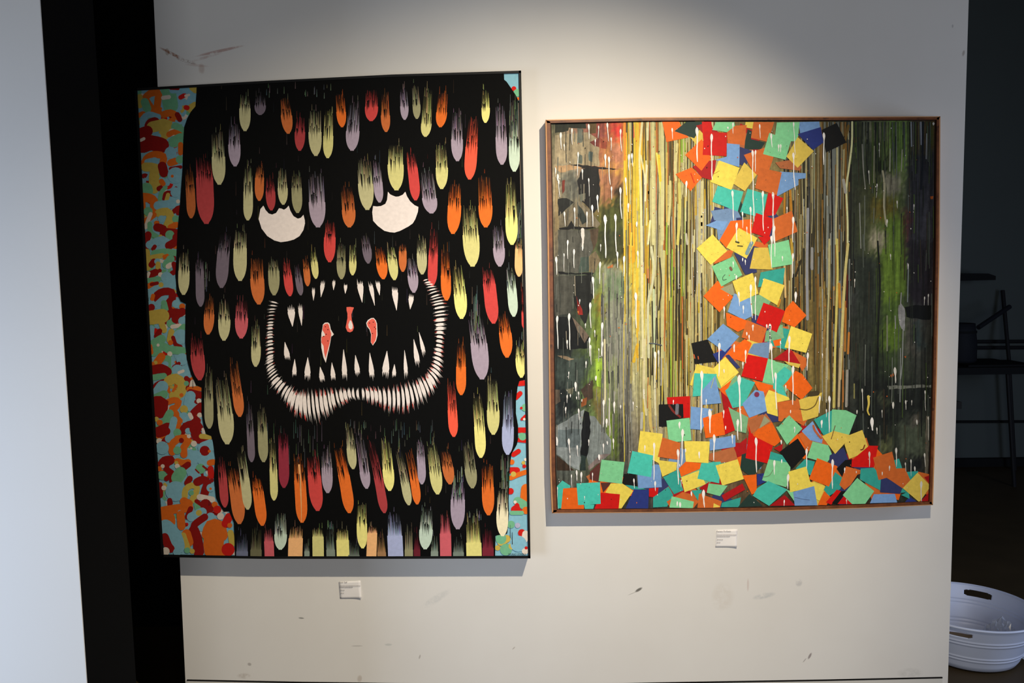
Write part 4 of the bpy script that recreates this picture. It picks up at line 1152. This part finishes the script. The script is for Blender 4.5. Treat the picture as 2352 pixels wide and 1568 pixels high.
# --- the coloured squares, lowest first
QC = {'t': (72, 192, 174), 'g': (128, 206, 150), 'y': (234, 212, 88), 'o': (236, 102, 22), 'r': (206, 20, 14), 'b': (118, 158, 210), 'n': (42, 56, 128), 'k': (20, 20, 20),
      'T': (52, 160, 148), 'G': (124, 176, 132), 'Y': (220, 192, 84), 'O': (206, 104, 44), 'R': (170, 22, 26), 'B': (116, 146, 186), 'N': (52, 58, 104), 'K': (36, 58, 52),
      'm': (90, 48, 42), 'D': (178, 104, 62), 'x': (150, 150, 120)}
QC = {k: lin(v) for k, v in QC.items()}
SQR = '''M1 o:215,100;415,100;530,290;265,345|M1 K:360,215;510,100;720,100;600,300|M1 R:620,150;800,100;830,230;700,240|M1 r:690,100;805,100;820,420;715,420|M1 g:860,105;1080,105;1105,245;815,200|M1 y:1215,105;1310,105;1300,185;1205,170|M1 O:990,230;1090,150;1230,140;1200,385;1000,360|M1 K:1240,190;1290,215;1280,310;1450,350;1400,430;1200,440;1210,330|M1 O:1310,105;1560,105;1480,345;1280,295
M1 N:1140,400;1290,450;1220,640;1140,610|M1 R:580,640;700,580;860,560;840,810;690,770|M1 b:990,360;1145,375;1140,645;850,560;990,520|M1 o:490,500;690,310;800,540;685,690|M1 o:375,730;570,650;690,770;555,935|M1 r:715,220;995,235;985,515;700,500|M1 O:1195,500;1450,410;1560,500;1500,680;1330,750
M2 b:700,105;950,100;960,180;720,240|M2 g:440,110;715,105;690,335;410,340|M2 D:420,590;640,555;740,640;720,690;480,660|M2 b:480,700;790,720;785,780;700,790;700,860;440,1000|M2 g:350,235;610,330;545,560;275,490|M2 Y:690,285;885,455;690,655;555,520|M2 n:690,250;970,165;1000,350;875,440|M2 k:980,200;1160,115;1275,350;1030,470|M1 Y:1200,590;1350,740;1205,935;1060,840
M1 B:800,1170;1100,1130;1165,1250;840,1285|M1 b:735,1345;860,1290;1000,1300;940,1410|M1 K:1100,1130;1160,1055;1225,1240;1160,1250|M1 t:880,870;1190,940;1120,1180;815,1060|M2 r:340,950;520,1020;420,1220;280,1240|M1 t:1240,905;1475,975;1420,1260;1150,1185|M1 y:895,565;1145,655;1045,920;795,825|M2 O:230,650;500,710;440,985;180,900
M3 o:560,130;790,110;800,260;520,430;440,340|M3 O:830,350;970,380;960,440;800,400|M2 O:390,1270;620,1170;690,1420;420,1540|M3 r:860,300;1020,300;930,395|M2 r:190,1195;410,1270;345,1500;135,1430|M3 O:400,470;600,440;560,530;380,600|M3 N:600,480;800,440;850,690;720,715|M3 Y:820,420;970,420;1020,660;770,650|M3 g:970,390;1195,335;1240,600;1010,640
M3 y:365,275;525,455;345,610;190,430|M3 y:650,205;855,315;735,540;515,420|M3 T:890,690;1155,640;1130,830;860,850|M3 G:740,960;1060,900;900,1180;740,1110|M3 o:420,780;590,960;440,1125;265,950|M3 x:450,870;580,810;605,940;570,940|M3 b:600,920;780,980;790,1170;710,1210;530,1120|M3 g:590,515;690,720;460,845;355,625|M3 y:925,755;1150,830;1070,1050;870,930|M3 y:800,695;865,920;660,1015;580,790
M3 o:510,1130;700,1200;820,1250;640,1340;520,1270|M3 G:950,1330;1130,1260;1140,1410;930,1450|M3 O:740,1210;960,1300;900,1470;680,1400|M3 o:1160,1090;1240,1000;1390,1160;1260,1290;1120,1230|M3 r:920,1020;1155,1110;1065,1345;840,1240|M4 B:1310,255;1510,235;1490,440;1240,365|M4 o:1000,380;1200,200;1290,250;1200,480;1050,430|M4 k:565,250;760,205;875,470;610,500|M4 n:820,380;1060,280;930,440;880,480|M4 N:970,400;1015,385;1150,540;1110,555
M3 b:480,1250;655,1390;500,1560;305,1420|M5 G:385,20;425,190;330,130|M5 o:290,220;390,195;375,275;310,290|M3 y:1220,1275;1452,1360;1385,1568;1150,1510|M4 y:630,500;870,560;850,640;600,620;575,765;545,750|M4 y:970,412;1135,600;930,800;830,550|M4 o:905,800;1050,690;960,890|M4 R:920,830;1000,900;1120,1020;960,1085|M4 t:600,610;870,620;830,870;580,890|M4 b:850,640;925,970;700,990;690,820
M5 O:520,340;690,430;690,520;640,590;560,430|M5 R:290,445;470,320;520,340;620,500;460,470|M5 Y:420,465;620,500;600,550;480,510|M4 g:1480,435;1570,460;1560,740;1420,710|M5 g:240,450;480,510;350,690;280,740;170,720|M4 o:1300,690;1545,760;1450,850;1380,830|M5 t:430,530;520,600;470,700;400,760;460,890;390,890;290,790;300,650|M4 t:1160,660;1330,720;1190,1000;1060,1030;970,820|M4 r:1240,385;1485,432;1420,708;1165,645
M4 b:1330,810;1430,830;1485,1060;1260,1145;1175,980|M5 y:240,810;480,900;490,930;340,960;350,1130;220,1090;190,910|M5 o:560,580;640,620;765,790;630,930;420,760|M5 O:340,960;530,930;640,1000;640,1180;370,1190|M5 Y:600,930;880,840;830,1130;650,1185|M4 r:270,900;550,885;550,1145;300,1150|M4 k:175,985;465,980;470,1140;280,1250;175,1250|M4 b:560,1010;820,1040;690,1290;550,1280
M4 r:930,1080;1030,1010;1115,1280;970,1345|M4 G:1010,1020;1250,1140;1220,1330;1090,1300|M4 o:700,1150;930,1075;970,1350;735,1390|M4 g:265,1180;540,1145;565,1415;295,1445|M6 m:600,800;720,690;725,930;600,890|M6 m:730,930;860,930;760,1050|M6 T:1000,945;1180,980;1280,1010;1110,1015|M6 t:190,990;270,905;370,970;280,1240;190,1240|M6 b:1380,710;1450,720;1465,985;1180,1000;1170,840
M7 y:60,650;310,680;300,780;120,865|M6 y:1205,310;1475,345;1430,700;1175,560|M6 t:1110,550;1360,605;1335,865;1050,815|M6 k:1010,825;1150,830;1172,970;985,955|M6 n:1130,1010;1310,1020;1300,1240;1030,1240|M6 r:1310,1000;1425,990;1410,1110;1310,1100|M6 y:850,940;990,940;1120,1030;980,1240;930,1240;960,1080;785,1050|M6 g:740,655;1017,685;987,945;705,912
M6 o:280,1000;440,990;530,1210;530,1250;255,1250|M6 t:530,1190;655,1195;640,1250;540,1250|M6 r:735,1050;962,1070;945,1245;655,1245|M6 t:440,940;722,925;730,1185;460,1200|M7 b:725,385;1060,330;1060,480;730,530|M7 O:120,360;350,430;340,650;60,610|M7 D:725,570;1050,480;1090,660;850,690;720,650|M7 T:130,870;310,790;390,1040;270,1090|M7 T:0,1130;200,990;260,1100;180,1250;0,1260
M7 o:420,670;620,690;610,760;360,865;330,760|M7 y:360,870;590,785;680,960;405,1065|M7 t:620,690;870,670;850,950;570,890|M7 y:400,405;730,412;712,690;420,672|M7 R:1040,490;1210,360;1200,580;1090,615|M7 o:1080,620;1160,590;1170,745;1100,755|M7 K:1140,580;1200,560;1430,690;1270,870;1120,760|M7 r:1230,320;1555,428;1472,695;1190,625
M8 r:0,200;60,340;0,360|M8 D:0,200;220,50;300,165;110,260;30,310|M8 x:200,80;275,150;130,250|M8 O:380,0;660,0;690,160;540,140;380,150|M8 o:110,255;300,165;415,405;330,475;60,340|M8 O:630,320;700,285;810,410;740,500|M8 b:820,150;950,380;940,435;790,395;680,280|M8 T:835,130;1090,0;1070,310;960,330|M8 g:1070,0;1250,10;1385,75;1290,325;1060,290|M8 g:520,75;690,245;490,455;350,230
M8 R:320,500;440,440;420,560|M7 y:805,720;1088,640;1168,895;890,980|M7 R:590,1010;725,930;700,1080|M7 g:715,950;960,980;860,1115;690,1070|M7 R:880,1105;1150,950;1185,1030;920,1180|M7 o:1150,850;1330,835;1335,1060;1270,1095|M7 n:1335,830;1435,820;1450,930;1340,980|M7 O:175,1185;380,1060;570,1110;500,1250;210,1250|M7 g:240,1115;525,1185;512,1268;210,1262|M7 T:495,1040;630,1035;575,1170
M7 O:590,1080;885,1180;860,1265;570,1265|M7 y:780,1205;870,1250;775,1262|M7 T:885,1200;1130,1130;1110,1255;875,1255|M7 K:1240,1085;1410,1240;1090,1258|M8 T:280,540;440,590;560,750;250,690|M8 g:255,640;540,690;520,900;480,1000;170,910|M8 t:110,1010;250,920;500,1030;260,1240;50,1110|M8 R:265,1240;460,1100;600,1235
M8 g:480,1030;580,1060;590,1190|M8 g:820,410;1020,460;1075,590;1000,690;750,620|M8 T:720,640;850,670;800,850;600,760|M8 k:630,372;748,560;552,768;398,542|M8 N:1040,590;1220,488;1280,640;1150,745;1030,690|M8 k:1240,650;1345,640;1310,750;1200,865;1130,760|M8 Y:1090,275;1300,330;1240,430;1110,572;940,345|M8 r:1325,650;1400,600;1550,520;1550,745;1320,740|M8 Y:1290,330;1460,263;1550,530;1290,637;1230,450
M8 T:1090,790;1205,880;1180,1020;1030,1115;965,1030|M8 y:510,800;740,733;790,930;980,980;910,1175;860,1150;820,1000;530,1065|M8 o:880,625;1140,730;1030,992;773,895|M8 b:570,1060;840,985;882,1232;590,1237|M8 o:970,1050;1055,1130;1000,1230;885,1228|M8 r:990,1195;1130,1030;1185,1050;1060,1225|M8 k:1070,1200;1190,1050;1260,1050;1140,1215|M8 r:1140,1215;1230,1105;1330,1218|M8 O:1250,730;1435,780;1310,970;1230,1035;1165,970
M9 r:320,650;540,465;655,468;600,748;310,740|M9 N:320,740;600,745;440,785|M9 T:430,760;600,748;720,890;690,1045;420,900|M9 n:1000,1190;1060,1120;1160,1190|M9 R:1250,870;1325,845;1325,970|M9 R:1200,1180;1325,1050;1315,1192|M9 T:950,1100;1050,1050;1060,1150|M9 b:600,1090;870,1085;900,1195;550,1205|M9 N:690,900;760,880;970,1000;940,1085;680,1065
M9 O:850,760;1000,755;1070,910;970,1015;770,880|M9 O:590,620;835,542;905,840;660,908|M9 g:385,880;605,1050;490,1212;320,1216;200,1100|M9 Y:1162,812;1332,985;1187,1195;972,1012'''
CEN = []
for item in SQR.replace('\n', '|').split('|'):
    hd, bd = item.split(':')
    q = px(hd.split(' ')[0], [tuple(map(float, t.split(','))) for t in bd.split(';')])
    CEN.append((sum(a for a, b in q) / len(q), sum(b for a, b in q) / len(q)))
nu = 0
while nu < 60:
    a, b = rnd.choice(CEN), rnd.choice(CEN)
    if not 20 < math.hypot(a[0] - b[0], a[1] - b[1]) < 62:
        continue
    x, y, an = (a[0] + b[0]) / 2, (a[1] + b[1]) / 2, rnd.uniform(0, 1.57)
    if len([1 for q in CEN if math.hypot(q[0] - x, q[1] - y) < 50]) < 4:
        continue
    A2.poly('paper_square', [(x + 33 * math.cos(an + n_ * 1.5708), y + 33 * math.sin(an + n_ * 1.5708)) for n_ in range(4)], QC[rnd.choice('OOTGYRBDoN')], 'square')
    nu += 1
for item in SQR.replace('\n', '|').split('|'):
    hd, bd = item.split(':')
    c, k_ = hd.split(' ')
    ps = px(c, [tuple(map(float, q.split(','))) for q in bd.split(';')])
    v = rnd.uniform(0.92, 1.06)
    A2.poly('paper_square', ps, tuple(min(1, q * v) for q in QC[k_]), 'square')
for c, pts, w, col in (('M4', [(300, 1000), (350, 1070), (430, 1135)], 26, (120, 40, 34)), ('M4', [(395, 995), (390, 1090)], 40, (110, 112, 122)), ('M4', [(595, 390), (605, 430)], 14, (190, 90, 50)),
                       ('M4', [(645, 410), (650, 440)], 12, (190, 90, 50)), ('M5', [(610, 1040), (700, 1048), (790, 1000), (835, 900)], 12, (110, 90, 40)), ('M5', [(820, 850), (740, 860)], 60, (70, 60, 40)),
                       ('M3', [(500, 715), (475, 745), (480, 775), (515, 765)], 7, (70, 100, 80)), ('M3', [(560, 640), (570, 660)], 28, (120, 90, 70)), ('M8', [(830, 210), (850, 270), (910, 350), (930, 370)], 28, (180, 96, 60)),
                       ('M8', [(1110, 210), (1060, 380)], 10, (110, 80, 50)), ('M8', [(1490, 460), (1470, 510), (1440, 520)], 16, (120, 60, 30)), ('M3', [(790, 370), (740, 480)], 40, (120, 150, 160)),
                       ('M3', [(620, 355), (650, 365)], 18, (70, 70, 40)), ('M3', [(640, 400), (690, 405)], 14, (110, 100, 50)), ('M8', [(180, 870), (260, 850), (310, 780)], 9, (110, 150, 110)),
                       ('M4', [(1350, 865)], 62, (130, 50, 80)), ('M1', [(560, 720), (600, 830)], 12, (214, 60, 20)), ('M8', [(375, 215), (420, 170), (465, 115)], 16, (60, 80, 60)), ('M8', [(590, 1130), (680, 1150), (780, 1165)], 6, (80, 100, 140)),
                       ('M4', [(60, 250), (130, 255), (210, 275)], 10, (90, 96, 110)), ('M1', [(820, 735), (900, 690)], 5, (190, 150, 60)), ('M4', [(930, 770), (1080, 640)], 6, (190, 170, 60)), ('M4', [(800, 790), (835, 670)], 6, (190, 190, 90))):
    A2.put('scrape', stroke(px(c, pts), w / sc(c), lin(col), step=3.0), 'square')

# --- white drips on top: crop, then x, top, bottom, head width
WDR = '''M1 633 165 585 40;805 245 800 35;333 175 310 20;505 810 1000 28;1060 925 1290 30;1300 440 1300 30;1335 440 700 22;1423 930 1410 30;1545 950 1568 30;1275 1120 1568 26;1180 1180 1375 20;1108 1310 1540 30;1387 130 300 20;1525 240 410 26;1000 160 190 18;1065 110 245 20
M2 645 105 500 20;640 470 920 30;1005 230 620 32;635 1240 1550 32;395 945 1568 32;460 370 462 20;485 370 470 18;560 1120 1205 14
M3 1240 480 750 25;1005 290 640 24;1040 180 520 24;833 735 1210 24;780 820 1190 30;652 900 1060 22;698 1050 1140 18;990 1250 1568 26;1200 1390 1568 30;1270 900 1020 30;740 1340 1380 16;765 1370 1440 16;806 1260 1330 14;490 1060 1200 20;435 1460 1568 30;600 1480 1560 18;1125 510 570 14;590 570 640 14;695 530 570 14;722 550 610 14;625 720 770 20;955 1255 1300 18;740 190 280 14
M4 900 245 650 32;690 580 1330 42;1140 630 1310 46;1215 330 490 24;1185 470 560 20;1080 260 360 18;785 1040 1330 44;745 920 1010 16;950 1050 1150 20;978 1240 1300 16;1120 1160 1410 34;1055 1340 1460 22;348 930 990 14;420 1200 1280 22;1510 20 330 30;1525 250 730 34;130 350 640 30;170 330 540 22;955 560 610 16;1300 30 100 16
M5 320 600 1045 34;530 520 990 36;485 160 490 30;705 360 580 30;850 880 1090 26;967 880 1320 32;930 1040 1140 16;875 1170 1270 22;445 750 850 16;498 1050 1100 14;1480 1140 1300 44;548 1260 1320 16;380 220 360 14;885 370 430 14
M6 1370 450 900 30;1386 910 1030 24;1130 880 1000 20;1258 480 560 18;630 810 920 16;350 400 580 28;360 600 790 14;450 480 620 20;585 410 490 16;765 460 580 20;710 590 660 28;880 400 530 22;810 430 490 16;800 160 270 26;465 40 180 22;310 20 100 16;200 380 490 36;380 830 990 16;440 780 910 24;500 800 930 26;208 980 1250 14;535 1090 1140 10
M7 785 320 655 40;378 250 720 40;320 510 965 36;650 1030 1260 42;595 540 630 24;495 1050 1115 22;310 1180 1260 22;350 1190 1260 30;1325 360 810 40;415 500 555 18;340 700 740 14;360 900 1000 12;340 155 250 22
M8 330 650 840 32;745 500 760 32;505 830 1020 36;1075 640 1020 38;585 220 300 18;425 640 690 18;415 390 450 20;455 1160 1240 18;1235 745 820 18;935 140 240 22
M9 545 540 740 28;890 490 740 30;1075 640 860 20;1125 730 800 22;800 720 790 18;1208 920 1190 34;1255 560 740 22;1005 680 800 16;705 800 860 16;1300 90 400 18;250 1150 1220 14;1155 130 200 22;372 790 820 14;640 230 320 18
N1 190 170 390 28;305 280 480 28;435 230 430 22;345 420 500 14;640 180 360 26;755 200 350 16;720 360 450 16;865 165 390 24;510 515 800 22;235 700 830 30;265 780 870 28;280 850 1060 20;560 720 850 20;640 830 1050 18;745 1030 1240 26;840 540 700 28;880 570 910 28;910 340 500 18;1020 240 510 24;915 930 1090 20;1018 940 1320 30;683 1150 1410 28;620 1230 1420 22;350 1230 1410 22;470 1180 1410 22;565 1450 1700 45;835 1270 1790 42;960 1260 1720 34;1115 1130 1240 24;1085 820 1040 26;1120 540 740 28;1160 530 690 26;1215 1350 1430 22
N2 385 160 390 24;460 270 500 26;340 320 540 16;250 360 580 30;775 420 690 28;780 210 300 14;690 600 870 32;985 300 500 26;1065 350 600 30;655 910 1220 30;260 1070 1470 30;405 1040 1480 32;380 1360 1470 20;800 1150 1560 32;650 1330 1560 26;1205 790 1220 36;1230 290 500 24;530 870 930 14;600 1160 1220 14;575 170 270 14;710 1240 1330 16
N3 605 255 340 18;478 505 620 30;398 380 470 14;520 620 720 16;380 660 760 16;420 650 700 14;363 810 880 18;945 740 880 28;820 720 1050 28;725 430 490 26;885 700 1150 12;495 680 715 14;555 710 760 12;660 60 300 20;760 100 260 14;800 20 200 26;1020 780 830 16;1170 740 850 16
Q1 780 380 545 12;665 690 850 14;755 840 1000 14;870 1240 1330 20;985 1030 1120 16;1170 1070 1140 14;1390 150 185 26
Q2 1110 270 330 14;1335 610 740 14;1290 640 740 14;910 160 230 14;505 440 540 14
Q3 960 210 390 34;1080 580 690 18;1145 580 640 12;940 600 690 26;815 690 780 12;590 450 700 18;1295 470 700 16;530 690 740 16'''
KW, nw = A2.k + 2, 0
for line in WDR.split('\n'):
    c, rest = line.split(' ', 1)
    for it in rest.split(';'):
        x, a, b, w = map(float, it.split())
        k_ = sc(c)
        X0, Y0, Y1, Wd = CR[c][0] + x / k_, CR[c][1] + a / k_, CR[c][1] + b / k_, max(1.6, w / k_ * 0.92)
        ln = Y1 - Y0
        dark = c in ('Q1', 'Q2', 'Q3', 'M9')
        col = lin((214, 210, 200) if dark else (240, 236, 232))
        head = min(ln, Wd * 3.2)
        dr = rnd.uniform(-0.03, 0.05) * ln if ln > 20 else 0
        ctr = lambda y: X0 + dr * ((y - Y0) / ln) ** 2 + 0.5 * math.sin((y - Y0) * 0.11 + x)
        prof = [(0.0, .12), (.10, .62), (.3, 1.0), (.55, .98), (.8, .62), (1.0, .38)]
        pts = [(Y0 + head * t, h * Wd / 2) for t, h in prof]
        if ln > head + 3:
            n = max(2, int((ln - head) / 9))
            pts += [(Y0 + head + (ln - head) * i / n, Wd * 0.5 * (0.38 + (0.06 if i % 3 == 1 else 0)) * (1 if i < n else .5)) for i in range(1, n + 1)]
        L = [(ctr(y) - h, y, col) for y, h in pts]
        R = [(ctr(y) + h, y, col) for y, h in pts]
        A2.k = KW + nw % 6
        nw += 1
        A2.put('white_drip', [[L[i], L[i + 1], R[i + 1], R[i]] for i in range(len(L) - 1)], 'paint')
A2.k = KW + 8
A2.put('yellow_drip', stroke(px('M5', [(1435, 890), (1440, 980), (1425, 1060), (1445, 1110)]), 6, lin((214, 190, 90)), w2=3), 'paint')
A2.put('grey_triangle_drip', stroke(px('N1', [(565, 1450), (570, 1568), (560, 1650)]), 8, lin((210, 206, 200)), w2=3), 'paint')
fs = []
for i in range(260):
    x, y = rnd.uniform(1270, 2140), rnd.uniform(285, 1160)
    fs += [[(x + math.cos(a) * r, y + math.sin(a) * r * 1.5, col) for a in (0, 1.05, 2.1, 3.14, 4.2, 5.25)]
           for r, col in ((rnd.uniform(0.5, 1.2), lin(rnd.choice([(230, 224, 214), (230, 224, 214), (40, 36, 30), (210, 100, 40)]))),)]
A2.put('paint_spatter', fs, 'paint', kind='stuff')


# ------------------------------------------------------------------ label cards
def card(name, label, q, title, tx, lines):
    (x0, y0), (x1, y1), (x2, y2), (x3, y3) = q
    b = P((x2 + x3) / 2, (y2 + y3) / 2, 0)
    r = empty(name, (b.x, -0.001, b.z))
    tag(r, label, 'label card', 'title cards under the paintings')
    n = 8
    vs, fs = [], []
    for j in range(n + 1):
        for i in range(n + 1):
            u, v = i / n, j / n
            x = (x0 + (x1 - x0) * u) * (1 - v) + (x3 + (x2 - x3) * u) * v
            y = (y0 + (y1 - y0) * u) * (1 - v) + (y3 + (y2 - y3) * u) * v
            lift = 0.0012 + 0.006 * max(0, u - .45) ** 2 * max(0, v - 0.3) * 4
            vs.append(P(x, y, -lift))
    for j in range(n):
        for i in range(n):
            a = j * (n + 1) + i
            fs.append([a + n + 1, a + n + 2, a + 1, a])
    o = mesh_obj('paper', vs, fs, 'paper', r, smooth=True)
    md = o.modifiers.new('thick', 'SOLIDIFY')
    md.thickness = 0.0006
    md.offset = -1
    (a, b_, w, h_) = tx
    letters('title', title, a, b_, a + w, h_, -0.0036, 'ink', r)
    fs2, vs2 = [], []
    rr = random.Random(3)
    for (lx, ly, lw) in lines:
        x = lx
        while x < lx + lw:
            ww = rr.uniform(1.0, 2.8)
            k2 = len(vs2)
            for (p_, q_) in ((x, ly + .45), (x + ww, ly + .45), (x + ww, ly - .45), (x, ly - .45)):
                vs2.append(P(p_, q_, -0.0046))
            fs2.append([k2, k2 + 1, k2 + 2, k2 + 3])
            x += ww + 0.5
    tag(mesh_obj('small_print', vs2, fs2, 'ink', r), kind='stuff')


card('title_card', 'small white paper title card below the black creature painting', [(778, 1336), (828, 1333), (830, 1374), (781, 1374.5)], 'Inner Self', (779.5, 1338.5, 18, 3.4),
     [(780, 1345.3, 46), (780, 1348.4, 28), (781, 1355.2, 10), (782, 1362, 7)])
card('title_card', 'small white paper title card below the coloured squares painting', [(1645, 1217), (1694, 1215), (1692.5, 1256.5), (1643, 1256.5)], 'Factory To Form', (1646.5, 1221.5, 32, 3.6),
     [(1646.5, 1228.5, 44), (1646.5, 1232, 28), (1647, 1239, 11), (1646.5, 1245.5, 7)])

# ------------------------------------------------------------------ white tub by the wall end
TUBY = 0.42


def tub():
    cx = P(2220, 1500, TUBY).x
    k_ = (TUBY - EYE.y) / F
    R1, R0 = 146 * k_, 106 * k_
    Hh = 0.182
    r = empty('plastic_tub', (cx, TUBY, 0))
    tag(r, 'round white plastic tub with handle slots on the dark floor behind the wall end', 'tub')
    prof = [(0.0, 0.004), (R0 * .6, 0.004), (R0 * .9, 0.004), (R0 * .97, 0.010), (R0 + .004, 0.025)]
    for i in range(1, 91):
        t = i / 90
        z = 0.025 + (Hh - 0.025) * t
        rad = R0 + .004 + (R1 - R0 - .004) * t
        for zc in (0.050, 0.062, 0.118, 0.130):
            rad += 0.0022 * math.exp(-((z - zc) / 0.0035) ** 2)
        prof.append((rad, z))
    prof += [(R1 + .005, Hh + .001), (R1 + .006, Hh + .005), (R1 + .002, Hh + .007)]
    N = 300
    bm = bmesh.new()
    rings = []
    for (rad, z) in prof:
        rings.append([bm.verts.new((rad * math.cos(2 * math.pi * i / N), rad * math.sin(2 * math.pi * i / N), z)) for i in range(N)] if rad > 0 else
                     [bm.verts.new((0, 0, z))])
    ha = math.radians(52)                      # slot on the far side, its twin opposite

    def inslot(c):
        a = math.atan2(c.y, c.x)
        for base_ in (ha, ha + math.pi):
            d = (a - base_ + math.pi) % (2 * math.pi) - math.pi
            u = abs(d) * R1 / 0.052
            v = abs(c.z - 0.158) / 0.0115
            if (u ** 4 + v ** 4) < 1 and c.z > 0.1:
                return True
        return False
    for j in range(len(rings) - 1):
        A, B = rings[j], rings[j + 1]
        for i in range(N):
            i2 = (i + 1) % N
            if len(A) == 1:
                bm.faces.new((A[0], B[i2], B[i]))
            else:
                c = (A[i].co + B[i2].co) / 2
                if not inslot(c):
                    bm.faces.new((A[i], A[i2], B[i2], B[i]))
    bmesh.ops.recalc_face_normals(bm, faces=bm.faces)
    me = bpy.data.meshes.new('tub_shell')
    bm.to_mesh(me)
    bm.free()
    for p in me.polygons:
        p.use_smooth = True
    me.materials.append(M['tub'])
    o = bpy.data.objects.new('tub_shell', me)
    COL.objects.link(o)
    o.parent = r
    md = o.modifiers.new('wall', 'SOLIDIFY')
    md.thickness = 0.004
    md.offset = 0
    ds = [(R0 * .95 * math.cos(a * .2094), R0 * .95 * math.sin(a * .2094), 0.013 + .002 * math.sin(a * 2.1)) for a in range(30)]  # outline of a flat brown disc just above the tub's bottom
    mesh_obj('brown_disc', [(cx + x, TUBY + y, z) for x, y, z in ds], [list(range(30))], 'brown_disc', r)
    # crumpled clear bag over the right hand rim
    rr = random.Random(5)
    vs, fs = [], []
    n = 22
    bx, by, bz = 0.105, -0.035, 0.088
    for j in range(n + 1):
        for i in range(n + 1):
            u, v = i / n * 2 - 1, j / n * 2 - 1
            d = max(0, 1 - u * u * .8 - v * v * .8)
            z = bz + 0.05 * d ** .4 + rr.uniform(-.010, .010) + 0.012 * math.sin(u * 9 + v * 5) * d
            vs.append((cx + bx + u * 0.07 + rr.uniform(-.004, .004), TUBY + by + v * 0.06 + rr.uniform(-.004, .004), z - 0.12 * (1 - d) * .5))
    for j in range(n):
        for i in range(n):
            a = j * (n + 1) + i
            fs.append([a, a + 1, a + n + 2, a + n + 1])
    b = mesh_obj('plastic_bag', vs, fs, 'bag', None)
    tag(b, 'crumpled shiny clear plastic bag lying inside the white tub', 'plastic bag')
    return r


t_ = NT('clear_bag_film')
t_.b.inputs['Alpha'].default_value = 0.55
M['bag'] = t_.done(lin((206, 212, 226)), 0.12, 0.0, 0.7)
tub()

# ------------------------------------------------------------------ far room, right of the wall
TY = 3.0
q0, q1 = P(2120, 836, TY), P(2322, 836, TY)
tz = q0.z
tb = empty('work_table', (q0.x, TY, 0))
tag(tb, 'dark narrow work table against the grey far wall', 'table')
box('tabletop', q0.x, q1.x + 0.05, TY - 0.25, TY + 0.3, tz - 0.045, tz, 'dark', tb)
box('board', q0.x + 0.2, P(2336, 832, TY).x, TY - 0.2, TY + 0.1, tz, tz + 0.012, 'dark', tb)
lx, lb = P(2318, 850, TY - 0.2), P(2331, 1082, TY - 0.2)
kr = (TY + 0.25 - EYE.y) / (TY - 0.2 - EYE.y)
bar('leg', (lx.x - 0.01, TY - 0.2, tz - 0.045), (lb.x, TY - 0.2, 0), 0.013, 'darkmetal', tb)
bar('leg', (lx.x * kr, TY + 0.25, tz - 0.045), (lb.x * kr, TY + 0.25, 0), 0.012, 'darkmetal', tb)
for yy in (TY - 0.2, TY + 0.25):
    bar('leg', (q0.x + 0.05, yy, tz - 0.045), (q0.x + 0.05, yy, 0), 0.013, 'darkmetal', tb)

c0 = P(2205, 832, TY)
bk = empty('dark_bin', (P(2206, 832, TY).x, TY, tz))
tag(bk, 'dark blue grey bin standing on the work table in the far room', 'bin')
cxb = P(2204, 832, TY).x
rb = P(2240, 790, TY).x - cxb
zt = P(2204, 742, TY).z
vs, fs = [], []
pr = [(0.0, tz + .013), (rb * .92, tz + .013), (rb, tz + .03), (rb * 1.0, (tz + zt) / 2), (rb * .92, zt - .06), (rb * .86, zt), (rb * .80, zt), (rb * .82, tz + .1), (0.0, tz + .1)]
NN = 28
for (r_, z_) in pr:
    for i in range(NN):
        vs.append((cxb + r_ * math.cos(2 * math.pi * i / NN), TY + r_ * math.sin(2 * math.pi * i / NN), z_))
for j in range(len(pr) - 1):
    for i in range(NN):
        fs.append([j * NN + i, j * NN + (i + 1) % NN, (j + 1) * NN + (i + 1) % NN, (j + 1) * NN + i])
mesh_obj('bin_body', vs, fs, 'bluegrey', bk, smooth=True)
bar('band', (cxb, TY, zt - .065), (cxb, TY, zt - .05), rb * .97, 'dark', bk, 28)

rod = bar('leaning_rod', P(2247, 752, TY - 0.05), P(2319, 704, TY + 0.1), 0.016, 'bluegrey')
tag(rod, 'blue grey rod slanting up from the dark bin towards the pole', 'rod')
pole = bar('standing_pole', P(2318, 832, TY + 0.16) , P(2303, 667, TY + 0.34), 0.013, 'darkmetal', None, 10, 0.014)
tag(pole, 'thin dark upright pole leaning on the far wall behind the work table', 'pole')
for i, (ya, yb, lb) in enumerate(((785, 783, 'upper dark pipe running level along the grey far wall'), (799, 797, 'lower dark pipe running level along the grey far wall'))):
    o = bar('wall_pipe', P(2150, ya, 3.37), P(2520, yb, 3.37), 0.013, 'darkmetal')
    tag(o, lb, 'pipe', 'pipes along the far wall')

sa, sb = P(2120, 637, 3.2), P(2272, 637, 3.2)
zt, zb_ = P(2200, 628, 3.2).z, P(2200, 645, 3.2).z
sh = prism('wall_ledge', [(sa.x, zb_), (sb.x, zb_ + .004), (sb.x, (zt + zb_) / 2 + .006), (sb.x - .05, zt - .002), (sb.x - .12, zt), (sa.x, zt)], 3.12, 3.4, 'dark')
tag(sh, 'flat black ledge with a tapered end on the grey far wall', 'shelf')
box('junction_box', P(2185, 930, 0.165).x, P(2206.5, 930, 0.165).x, 0.158, 0.2, P(2200, 938, 0.165).z, P(2200, 922, 0.165).z, 'dark', wall)
